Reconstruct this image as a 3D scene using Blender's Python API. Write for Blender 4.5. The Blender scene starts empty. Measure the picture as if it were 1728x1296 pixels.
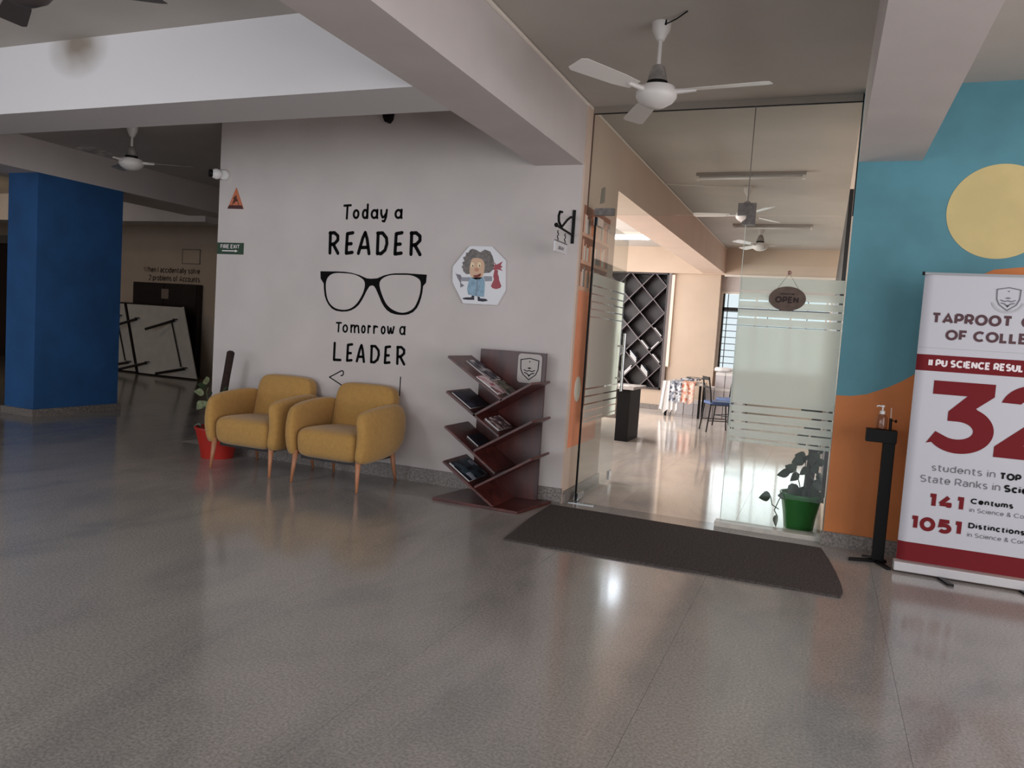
import bpy, bmesh, math, random, os
from mathutils import Vector, Matrix
random.seed(7)
PI = math.pi
SC = bpy.context.scene
COL = SC.collection

# ------------------------------------------------------------------ camera
f_px, yaw, pitch, roll = 1285.507, -0.385025, -0.070135, 0.066132
cy, sy, cp, sp = math.cos(yaw), math.sin(yaw), math.cos(pitch), math.sin(pitch)
fwd = Vector((sy*cp, cy*cp, sp)); rt = Vector((cy, -sy, 0)); up = rt.cross(fwd)
r2 = rt*math.cos(roll) + up*math.sin(roll)
u2 = -rt*math.sin(roll) + up*math.cos(roll)
cam = bpy.data.cameras.new('camera'); camo = bpy.data.objects.new('camera', cam); COL.objects.link(camo)
cam.sensor_width = 36; cam.lens = f_px/1728*36; cam.clip_end = 200; cam.clip_start = 0.05
camo.matrix_world = Matrix(((r2.x, u2.x, -fwd.x, 0), (r2.y, u2.y, -fwd.y, 0), (r2.z, u2.z, -fwd.z, 1.38), (0, 0, 0, 1)))
SC.camera = camo

# ------------------------------------------------------------------ world, light, exposure
w = bpy.data.worlds.new('overcast'); SC.world = w; w.use_nodes = True
w.node_tree.nodes['Background'].inputs[0].default_value = (0.86, 0.93, 1.0, 1)
w.node_tree.nodes['Background'].inputs[1].default_value = 1.1
SC.view_settings.view_transform = 'Standard'; SC.view_settings.look = 'None'
SC.view_settings.gamma = 1.0; SC.view_settings.use_curve_mapping = False
SC.view_settings.exposure = -0.08

def area(name, loc, aim, sx, sy_, power, color):
    l = bpy.data.lights.new(name, 'AREA'); l.shape = 'RECTANGLE'; l.size = sx; l.size_y = sy_
    l.energy = power; l.color = color
    o = bpy.data.objects.new(name, l); COL.objects.link(o); o.location = loc
    o.rotation_euler = Vector(aim).to_track_quat('-Z', 'Y').to_euler()
    return o
# daylight entering through the open front of the hall behind the photographer
area('front_daylight', (-5.5, -5.6, 1.3), (0.08, 1, -0.05), 13.0, 2.2, 215, (0.88, 0.94, 1.0))
# daylight through the open right side of the hall
area('side_daylight', (3.9, 0.2, 1.45), (-1, 0.0, 0.0), 8.5, 2.6, 225, (1.0, 0.965, 0.96))
# daylight through the library's back windows
area('library_window_daylight', (-0.95, 15.75, 1.65), (0, -1, -0.0), 2.3, 1.7, 34, (0.97, 0.98, 1.0))
area('library_left_fill', (-5.35, 10.4, 1.6), (1, 0, 0), 8.0, 1.9, 430, (1.0, 0.985, 0.97))  # unseen fill added at the left wall to brighten the library

for nm_, loc_, pw_ in (('hall_fill', (-4.8, 1.0, 2.98), 105), ('hall_fill', (-8.6, 1.0, 2.98), 85)):  # unseen fill points added to brighten cross beam, wall and left floor
    hl_ = bpy.data.lights.new(nm_, 'POINT'); hl_.energy = pw_; hl_.color = (0.90, 0.95, 1.0); hl_.shadow_soft_size = 0.35
    ho_ = bpy.data.objects.new(nm_, hl_); COL.objects.link(ho_); ho_.location = loc_
bl_ = bpy.data.lights.new('left_bay_bulb', 'POINT'); bl_.energy = 22; bl_.color = (1.0, 0.80, 0.52); bl_.shadow_soft_size = 0.06
blo = bpy.data.objects.new('left_bay_bulb', bl_); COL.objects.link(blo); blo.location = (-13.2, 7.6, 2.85)

# ------------------------------------------------------------------ materials
def lin(c):
    c = c/255
    return c/12.92 if c <= 0.04045 else ((c+0.055)/1.055)**2.4
def rgb(t):
    return (lin(t[0]), lin(t[1]), lin(t[2]), 1)
MATS = {}
def mat(name, col, rough=0.6, metal=0.0, var=0.0, vscale=8.0, bump=0.0, bscale=60.0, col2=None, stretch=None, emit=0, world_pos=False, spec=0.5):
    m = bpy.data.materials.new(name); m.use_nodes = True
    nt = m.node_tree; b = nt.nodes['Principled BSDF']
    b.inputs['Base Color'].default_value = rgb(col)
    b.inputs['Roughness'].default_value = rough; b.inputs['Metallic'].default_value = metal
    b.inputs['Specular IOR Level'].default_value = spec
    if emit:
        b.inputs['Emission Color'].default_value = rgb(col); b.inputs['Emission Strength'].default_value = emit
    if var or bump or col2:
        if world_pos:
            g = nt.nodes.new('ShaderNodeNewGeometry'); src = g.outputs['Position']
        else:
            tc = nt.nodes.new('ShaderNodeTexCoord'); src = tc.outputs['Object']
        if stretch:
            mp = nt.nodes.new('ShaderNodeMapping'); mp.inputs['Scale'].default_value = stretch
            nt.links.new(src, mp.inputs['Vector']); src = mp.outputs['Vector']
        if var or col2:
            n = nt.nodes.new('ShaderNodeTexNoise'); n.inputs['Scale'].default_value = vscale; n.inputs['Detail'].default_value = 6
            nt.links.new(src, n.inputs['Vector'])
            cr = nt.nodes.new('ShaderNodeValToRGB')
            c2 = col2 if col2 else tuple(max(0, c*(1-var)) for c in col)
            cr.color_ramp.elements[0].position = 0.35; cr.color_ramp.elements[1].position = 0.68
            cr.color_ramp.elements[0].color = rgb(c2); cr.color_ramp.elements[1].color = rgb(col)
            nt.links.new(n.outputs['Fac'], cr.inputs['Fac']); nt.links.new(cr.outputs['Color'], b.inputs['Base Color'])
        if bump:
            n2 = nt.nodes.new('ShaderNodeTexNoise'); n2.inputs['Scale'].default_value = bscale; n2.inputs['Detail'].default_value = 4
            nt.links.new(src, n2.inputs['Vector'])
            bp = nt.nodes.new('ShaderNodeBump'); bp.inputs['Strength'].default_value = bump; bp.inputs['Distance'].default_value = 0.004
            nt.links.new(n2.outputs['Fac'], bp.inputs['Height']); nt.links.new(bp.outputs['Normal'], b.inputs['Normal'])
    MATS[name] = m
    return m
white_paint = mat('white_paint', (204, 194, 191), 0.7, var=0.035, vscale=2.2, bump=0.15, bscale=90, world_pos=True)
ceiling_paint = mat('ceiling_paint', (188, 180, 173), 0.8, var=0.05, vscale=1.5, world_pos=True)
peach_paint = mat('peach_paint', (212, 187, 170), 0.65, var=0.03, vscale=2, world_pos=True)
cream_paint = mat('cream_paint', (202, 180, 160), 0.7, var=0.04, vscale=2, world_pos=True)
teal_paint = mat('teal_paint', (88, 146, 160), 0.6, var=0.09, vscale=3, world_pos=True)
orange_paint = mat('orange_paint', (206, 122, 62), 0.6, var=0.07, vscale=3, world_pos=True)
yellow_paint = mat('yellow_paint', (216, 194, 134), 0.6, var=0.05, vscale=4, world_pos=True)
blue_paint = mat('blue_paint', (44, 92, 146), 0.55, var=0.12, vscale=3, world_pos=True)
coral_paint = mat('coral_paint', (236, 150, 112), 0.6, var=0.06, vscale=3)
granite_trim = mat('granite_trim', (150, 140, 134), 0.35, var=0.35, vscale=60, world_pos=True)
alu = mat('brushed_metal', (170, 165, 160), 0.35, 0.9)
steel = mat('steel', (190, 190, 190), 0.22, 1.0)
dark_metal = mat('dark_metal', (26, 22, 24), 0.45, 0.4)
black = mat('black', (9, 7, 8), 0.55, spec=0.2)
ink = mat('black_ink', (9, 7, 8), 0.8, spec=0.15)
white_plastic = mat('white_plastic', (225, 222, 220), 0.35)
frame_white = mat('frame_white', (225, 215, 205), 0.4)
fabric = mat('mustard_fabric', (184, 141, 80), 0.95, var=0.05, vscale=35, bump=0.35, bscale=350, spec=0.15)
fabric.node_tree.nodes['Principled BSDF'].inputs['Sheen Weight'].default_value = 0.25
leg_wood = mat('leg_wood', (196, 132, 96), 0.45, var=0.2, vscale=20, stretch=(1, 1, 0.15))
red_wood = mat('red_wood', (92, 42, 36), 0.32, col2=(52, 24, 23), vscale=9, stretch=(0.5, 3, 3))
red_wood_v = mat('red_wood_panel', (88, 42, 37), 0.32, col2=(56, 27, 26), vscale=3, stretch=(3, 3, 0.5))
dark_wood = mat('dark_wood', (40, 30, 32), 0.45, var=0.3, vscale=10)
rack_black = mat('rack_dark', (54, 46, 50), 0.4, var=0.25, vscale=6)
rack_edge = mat('rack_edge', (96, 86, 88), 0.4)
mat_fibre = mat('mat_fibre', (98, 89, 87), 1.0, var=0.35, vscale=90, bump=0.9, bscale=400, spec=0.1)
red_plastic = mat('red_plastic', (176, 40, 30), 0.4)
green_plastic = mat('green_plastic', (38, 112, 44), 0.35)
leaf_mat = mat('leaf', (50, 66, 42), 0.4, var=0.3, vscale=25)
pale_leaf = mat('pale_leaf', (150, 160, 120), 0.5, var=0.3, vscale=25)
moss = mat('moss_fibre', (52, 34, 30), 1.0, var=0.4, vscale=50, bump=1.0, bscale=120)
soil = mat('soil', (48, 38, 30), 1.0, var=0.4, vscale=40)
banner_white = mat('banner_white', (192, 190, 197), 0.5)
maroon = mat('maroon', (112, 26, 32), 0.7, spec=0.2)
dark_maroon = mat('dark_maroon', (72, 32, 40), 0.5)
grey_ink = mat('grey_ink', (110, 106, 112), 0.6)
light_grey_ink = mat('light_grey_ink', (176, 174, 178), 0.6)
white_ink = mat('white_ink', (232, 220, 222), 0.6)
board_white = mat('board_white', (222, 220, 224), 0.4)
green_sign = mat('green_sign', (34, 62, 40), 0.5)
tri_orange = mat('triangle_orange', (196, 110, 74), 0.5)
tri_dark = mat('triangle_dark', (70, 26, 22), 0.5)
open_brown = mat('open_sign_wood', (104, 84, 74), 0.7, var=0.15, vscale=20)
open_ink = mat('open_sign_ink', (40, 22, 20), 0.7)
laminate_white = mat('laminate_white', (206, 198, 190), 0.45, var=0.05, vscale=5)
blue_seat = mat('blue_seat', (72, 92, 134), 0.6)
paper_white = mat('paper_white', (226, 222, 220), 0.8)
box_white = mat('box_white', (208, 202, 204), 0.7, var=0.06, vscale=5)
gum = mat('smudge', (150, 140, 130), 0.8)

def paper_mat(name, cols, scale=14, rough=0.45):
    m = bpy.data.materials.new(name); m.use_nodes = True; nt = m.node_tree; b = nt.nodes['Principled BSDF']
    tc = nt.nodes.new('ShaderNodeTexCoord'); v = nt.nodes.new('ShaderNodeTexVoronoi'); v.inputs['Scale'].default_value = scale
    v.feature = 'F1'; v.distance = 'CHEBYCHEV'
    cr = nt.nodes.new('ShaderNodeValToRGB'); cr.color_ramp.interpolation = 'CONSTANT'
    nt.links.new(tc.outputs['Object'], v.inputs['Vector'])
    sep = nt.nodes.new('ShaderNodeSeparateColor'); nt.links.new(v.outputs['Color'], sep.inputs[0])
    nt.links.new(sep.outputs[0], cr.inputs['Fac']); nt.links.new(cr.outputs['Color'], b.inputs['Base Color'])
    e = cr.color_ramp.elements
    while len(e) < len(cols): e.new(0.5)
    for i, c in enumerate(cols):
        e[i].position = i/len(cols); e[i].color = rgb(c)
    b.inputs['Roughness'].default_value = rough
    return m
mag_grey = paper_mat('magazine_grey', [(60, 58, 66), (150, 146, 150), (96, 92, 100), (200, 190, 190), (44, 42, 52)], 22)
mag_pink = paper_mat('magazine_pink', [(196, 150, 156), (214, 196, 200), (168, 96, 104), (120, 90, 96)], 16)
mag_olive = paper_mat('magazine_olive', [(84, 86, 78), (120, 118, 106), (160, 140, 130), (60, 60, 56)], 20)
mag_dark = paper_mat('magazine_dark', [(26, 26, 40), (40, 40, 58), (18, 18, 28), (70, 72, 90)], 10)
mag_teal = paper_mat('magazine_teal', [(24, 28, 44), (60, 80, 92), (18, 20, 34), (170, 176, 190)], 13)
mag_stripe = paper_mat('magazine_striped', [(170, 150, 150), (100, 80, 84), (196, 180, 176), (60, 44, 50)], 26)
news_grey = paper_mat('newspaper_grey', [(120, 124, 136), (190, 190, 196), (84, 88, 104), (220, 218, 220)], 26)
news_orange = paper_mat('newspaper_orange', [(226, 168, 146), (214, 190, 180), (200, 120, 96), (232, 200, 184)], 22)

def granite(name, c1, c2, c3, rough, bumpy):
    m = bpy.data.materials.new(name); m.use_nodes = True; nt = m.node_tree; b = nt.nodes['Principled BSDF']
    g = nt.nodes.new('ShaderNodeNewGeometry')
    n1 = nt.nodes.new('ShaderNodeTexNoise'); n1.inputs['Scale'].default_value = 85; n1.inputs['Detail'].default_value = 5
    n1.inputs['Roughness'].default_value = 0.7
    mp = nt.nodes.new('ShaderNodeMapping'); mp.inputs['Rotation'].default_value = (0, 0, 0.7); mp.inputs['Scale'].default_value = (1.0, 0.45, 1)
    n2 = nt.nodes.new('ShaderNodeTexNoise'); n2.inputs['Scale'].default_value = 1.3; n2.inputs['Detail'].default_value = 8
    n2.inputs['Distortion'].default_value = 1.2; n2.inputs['Roughness'].default_value = 0.62
    nt.links.new(g.outputs['Position'], n1.inputs['Vector']); nt.links.new(g.outputs['Position'], mp.inputs['Vector'])
    nt.links.new(mp.outputs['Vector'], n2.inputs['Vector'])
    r1 = nt.nodes.new('ShaderNodeValToRGB'); r1.color_ramp.elements[0].position = 0.38; r1.color_ramp.elements[1].position = 0.62
    r1.color_ramp.elements[0].color = rgb(c1); r1.color_ramp.elements[1].color = rgb(c2)
    nt.links.new(n1.outputs['Fac'], r1.inputs['Fac'])
    r2_ = nt.nodes.new('ShaderNodeValToRGB'); e = r2_.color_ramp.elements
    e[0].position = 0.40; e[0].color = (0.84, 0.845, 0.86, 1); e[1].position = 0.62; e[1].color = (1.06, 1.04, 1.02, 1)
    x = e.new(0.505); x.color = (0.98, 0.97, 0.96, 1)
    nt.links.new(n2.outputs['Fac'], r2_.inputs['Fac'])
    mx = nt.nodes.new('ShaderNodeMix'); mx.data_type = 'RGBA'; mx.blend_type = 'MULTIPLY'; mx.inputs[0].default_value = 1.0
    nt.links.new(r1.outputs['Color'], mx.inputs[6]); nt.links.new(r2_.outputs['Color'], mx.inputs[7])
    nt.links.new(mx.outputs[2], b.inputs['Base Color'])
    mr = nt.nodes.new('ShaderNodeMapRange'); mr.inputs['To Min'].default_value = rough*0.75; mr.inputs['To Max'].default_value = rough*1.35
    nt.links.new(n2.outputs['Fac'], mr.inputs['Value']); nt.links.new(mr.outputs['Result'], b.inputs['Roughness'])
    n3 = nt.nodes.new('ShaderNodeTexNoise'); n3.inputs['Scale'].default_value = 7; n3.inputs['Detail'].default_value = 3
    nt.links.new(g.outputs['Position'], n3.inputs['Vector'])
    bp = nt.nodes.new('ShaderNodeBump'); bp.inputs['Strength'].default_value = bumpy; bp.inputs['Distance'].default_value = 0.004
    nt.links.new(n3.outputs['Fac'], bp.inputs['Height']); nt.links.new(bp.outputs['Normal'], b.inputs['Normal'])
    b.inputs['Specular IOR Level'].default_value = 0.55
    return m
floor_hall = granite('polished_granite', (136, 131, 127), (170, 164, 159), None, 0.125, 0.07)
floor_lib = granite('polished_tile', (200, 190, 181), (222, 213, 205), None, 0.09, 0.04)
joint_mat = mat('joint', (52, 46, 42), 0.8)

def glass_mat(name, tint, boost=1.0):
    m = bpy.data.materials.new(name); m.use_nodes = True; nt = m.node_tree; nt.nodes.clear()
    out = nt.nodes.new('ShaderNodeOutputMaterial'); mix = nt.nodes.new('ShaderNodeMixShader')
    tr = nt.nodes.new('ShaderNodeBsdfTransparent'); tr.inputs[0].default_value = tint
    gl = nt.nodes.new('ShaderNodeBsdfGlossy'); gl.inputs['Roughness'].default_value = 0.0
    fr = nt.nodes.new('ShaderNodeFresnel'); fr.inputs['IOR'].default_value = 1.5
    ge = nt.nodes.new('ShaderNodeNewGeometry'); sub = nt.nodes.new('ShaderNodeMath'); sub.operation = 'SUBTRACT'; sub.inputs[0].default_value = 1.0
    mul = nt.nodes.new('ShaderNodeMath'); mul.operation = 'MULTIPLY'; m2 = nt.nodes.new('ShaderNodeMath'); m2.operation = 'MULTIPLY'; m2.inputs[1].default_value = boost
    m2.use_clamp = True
    nt.links.new(ge.outputs['Backfacing'], sub.inputs[1]); nt.links.new(fr.outputs[0], mul.inputs[0]); nt.links.new(sub.outputs[0], mul.inputs[1])
    nt.links.new(mul.outputs[0], m2.inputs[0]); nt.links.new(m2.outputs[0], mix.inputs[0])
    nt.links.new(tr.outputs[0], mix.inputs[1]); nt.links.new(gl.outputs[0], mix.inputs[2]); nt.links.new(mix.outputs[0], out.inputs[0])
    return m
glass = glass_mat('clear_glass', (0.94, 0.97, 0.96, 1), 1.0)
bottle_glass = glass_mat('bottle_plastic', (0.8, 0.78, 0.8, 1), 1.2)
def frost_mat():
    m = bpy.data.materials.new('frosted_film'); m.use_nodes = True; nt = m.node_tree; nt.nodes.clear()
    out = nt.nodes.new('ShaderNodeOutputMaterial')
    tl = nt.nodes.new('ShaderNodeBsdfTranslucent'); tl.inputs[0].default_value = (0.92, 0.93, 0.89, 1)
    df = nt.nodes.new('ShaderNodeBsdfDiffuse'); df.inputs[0].default_value = (0.80, 0.82, 0.79, 1)
    rf = nt.nodes.new('ShaderNodeBsdfRefraction'); rf.inputs['Roughness'].default_value = 0.5; rf.inputs['IOR'].default_value = 1.02
    rf.inputs[0].default_value = (0.88, 0.92, 0.88, 1)
    a = nt.nodes.new('ShaderNodeMixShader'); a.inputs[0].default_value = 0.40
    b = nt.nodes.new('ShaderNodeMixShader'); b.inputs[0].default_value = 0.25
    nt.links.new(tl.outputs[0], a.inputs[1]); nt.links.new(df.outputs[0], a.inputs[2])
    nt.links.new(a.outputs[0], b.inputs[1]); nt.links.new(rf.outputs[0], b.inputs[2]); nt.links.new(b.outputs[0], out.inputs[0])
    return m
frost = frost_mat()
door_glass = glass_mat('door_glass', (0.93, 0.965, 0.95, 1), 1.9)

def emit_mat(name, col, s):
    m = bpy.data.materials.new(name); m.use_nodes = True; nt = m.node_tree; nt.nodes.clear()
    o = nt.nodes.new('ShaderNodeOutputMaterial'); e = nt.nodes.new('ShaderNodeEmission')
    e.inputs[0].default_value = rgb(col); e.inputs[1].default_value = s; nt.links.new(e.outputs[0], o.inputs[0]); return m
panel_light = emit_mat('panel_light', (232, 244, 255), 26)
strip_glow = emit_mat('strip_glow', (255, 226, 200), 1.6)

# ------------------------------------------------------------------ geometry helpers
class MB:
    def __init__(s): s.v = []; s.f = []
    def add(s, vs, fs):
        n = len(s.v); s.v += [tuple(v) for v in vs]; s.f += [tuple(i+n for i in f) for f in fs]; return s
    def box(s, x0, x1, y0, y1, z0, z1, M=None):
        vs = [Vector(p) for p in ((x0,y0,z0),(x1,y0,z0),(x1,y1,z0),(x0,y1,z0),(x0,y0,z1),(x1,y0,z1),(x1,y1,z1),(x0,y1,z1))]
        if M is not None: vs = [M @ v for v in vs]
        return s.add(vs, [(3,2,1,0),(4,5,6,7),(0,1,5,4),(1,2,6,5),(2,3,7,6),(3,0,4,7)])
    def prism(s, pts, y0, y1):            # polygon in XZ, extruded along Y
        n = len(pts); a = sum(pts[i][0]*pts[(i+1) % n][1]-pts[(i+1) % n][0]*pts[i][1] for i in range(n))
        if a < 0: pts = pts[::-1]
        vs = [(x, y0, z) for x, z in pts] + [(x, y1, z) for x, z in pts]
        fs = [tuple(range(n)), tuple(range(2*n-1, n-1, -1))]
        fs += [(i, i+n, (i+1) % n+n, (i+1) % n) for i in range(n)]
        return s.add(vs, fs)
    def slab(s, pts, z0, z1):             # polygon in XY, extruded along Z
        n = len(pts); a = sum(pts[i][0]*pts[(i+1) % n][1]-pts[(i+1) % n][0]*pts[i][1] for i in range(n))
        if a < 0: pts = pts[::-1]
        vs = [(x, y, z0) for x, y in pts] + [(x, y, z1) for x, y in pts]
        fs = [tuple(range(n-1, -1, -1)), tuple(range(n, 2*n))]
        fs += [(i, (i+1) % n, (i+1) % n+n, i+n) for i in range(n)]
        return s.add(vs, fs)
    def sideplate(s, pts, x0, x1):        # polygon in YZ, extruded along X
        n = len(pts); a = sum(pts[i][0]*pts[(i+1) % n][1]-pts[(i+1) % n][0]*pts[i][1] for i in range(n))
        if a < 0: pts = pts[::-1]
        vs = [(x0, y, z) for y, z in pts] + [(x1, y, z) for y, z in pts]
        fs = [tuple(range(n-1, -1, -1)), tuple(range(n, 2*n))]
        fs += [(i, (i+1) % n, (i+1) % n+n, i+n) for i in range(n)]
        return s.add(vs, fs)
    def tube(s, pts, r, n=10):
        pts = [Vector(p) for p in pts]; rs = r if isinstance(r, (list, tuple)) else [r]*len(pts)
        rings = []; prev = None
        for i, p in enumerate(pts):
            d = (pts[min(i+1, len(pts)-1)]-pts[max(i-1, 0)]).normalized()
            a = prev if prev is not None else Vector((0, 0, 1)) if abs(d.z) < 0.9 else Vector((1, 0, 0))
            a = (a - d*a.dot(d)).normalized(); prev = a; b = d.cross(a)
            rings.append([p + (a*math.cos(t*2*PI/n)+b*math.sin(t*2*PI/n))*rs[i] for t in range(n)])
        vs = [v for rg in rings for v in rg]; fs = []
        for i in range(len(rings)-1):
            for t in range(n):
                fs.append((i*n+t, i*n+(t+1) % n, (i+1)*n+(t+1) % n, (i+1)*n+t))
        fs.append(tuple(range(n-1, -1, -1))); fs.append(tuple((len(rings)-1)*n+t for t in range(n)))
        return s.add(vs, fs)
    def lathe(s, prof, c=(0, 0, 0), n=24):     # prof: (r, z) list
        vs = []; fs = []
        for r, z in prof:
            for t in range(n):
                a = 2*PI*t/n; vs.append((c[0]+r*math.cos(a), c[1]+r*math.sin(a), c[2]+z))
        for i in range(len(prof)-1):
            for t in range(n):
                fs.append((i*n+t, i*n+(t+1) % n, (i+1)*n+(t+1) % n, (i+1)*n+t))
        if prof[0][0] > 1e-4: fs.append(tuple(range(n-1, -1, -1)))
        if prof[-1][0] > 1e-4: fs.append(tuple((len(prof)-1)*n+t for t in range(n)))
        return s.add(vs, fs)
    def loft(s, rings):
        n = len(rings[0]); vs = [v for r in rings for v in r]; fs = []
        for i in range(len(rings)-1):
            for t in range(n):
                fs.append((i*n+t, i*n+(t+1) % n, (i+1)*n+(t+1) % n, (i+1)*n+t))
        fs.append(tuple(range(n-1, -1, -1))); fs.append(tuple((len(rings)-1)*n+t for t in range(n)))
        return s.add(vs, fs)
    def puff(s, c, a, b, h, e1=0.35, e2=0.35, nu=36, nv=18, fn=None):   # superellipsoid cushion
        def sg(x, e): return math.copysign(abs(x)**e, x)
        vs = []; fs = []
        for j in range(nv+1):
            ph = -PI/2+PI*j/nv
            for i in range(nu):
                th = 2*PI*i/nu
                p = Vector((a*sg(math.cos(ph), e1)*sg(math.cos(th), e2), b*sg(math.cos(ph), e1)*sg(math.sin(th), e2), h*sg(math.sin(ph), e1)))
                if fn: p = fn(p)
                vs.append(p+Vector(c))
        for j in range(nv):
            for i in range(nu):
                fs.append((j*nu+i, j*nu+(i+1) % nu, (j+1)*nu+(i+1) % nu, (j+1)*nu+i))
        return s.add(vs, fs)
    def build(s, name, m, parent=None, bevel=0, smooth=False, local=False, seg=2):
        me = bpy.data.meshes.new(name)
        off = Vector((0, 0, 0))
        if parent is not None and not local: off = WP(parent)
        me.from_pydata([Vector(v)-off for v in s.v], [], s.f); me.validate(); me.update()
        bm = bmesh.new(); bm.from_mesh(me); bmesh.ops.remove_doubles(bm, verts=bm.verts, dist=1e-6)
        if smooth: bmesh.ops.recalc_face_normals(bm, faces=bm.faces)
        bm.to_mesh(me); bm.free()
        o = bpy.data.objects.new(name, me); COL.objects.link(o)
        me.materials.append(m)
        if parent is not None: o.parent = parent
        if bevel:
            b = o.modifiers.new('bevel', 'BEVEL'); b.width = bevel; b.segments = seg; b.limit_method = 'ANGLE'
        if smooth:
            for p in me.polygons: p.use_smooth = True
            if smooth == 'auto':
                try:
                    me.shade_smooth_by_angle(0.6) if hasattr(me, 'shade_smooth_by_angle') else me.set_sharp_from_angle(angle=0.7)
                except Exception: pass
        return o
def WP(o):
    v = Vector(o.location)
    return v + (WP(o.parent) if o.parent else Vector((0, 0, 0)))
def tag(o, label=None, cat=None, group=None, kind=None):
    if label: o['label'] = label
    if cat: o['category'] = cat
    if group: o['group'] = group
    if kind: o['kind'] = kind
    return o
def thing(name, label, cat, loc=(0, 0, 0), group=None, rz=0):
    o = bpy.data.objects.new(name, None); COL.objects.link(o); o.location = loc; o.rotation_euler = (0, 0, rz)
    o.empty_display_size = 0.1
    return tag(o, label, cat, group)
def struct(name, mb, m, label=None, cat=None, **k):
    o = mb.build(name, m, **k); o['kind'] = 'structure'
    if label: o['label'] = label
    if cat: o['category'] = cat
    return o
def copy_tree(o, parent=None):
    c = o.copy(); COL.objects.link(c)
    if parent: c.parent = parent
    for ch in list(o.children): copy_tree(ch, c)
    return c
def B(*a): return MB().box(*a)

def _arc(cx, cz, rx, rz, a0, a1, n=14):
    return [(cx+rx*math.cos(math.radians(a0+(a1-a0)*i/n)), cz+rz*math.sin(math.radians(a0+(a1-a0)*i/n))) for i in range(n+1)]
XH = .74
def _bowl(w): return _arc(w/2, XH/2, w/2, XH/2, 0, 360, 18)
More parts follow.
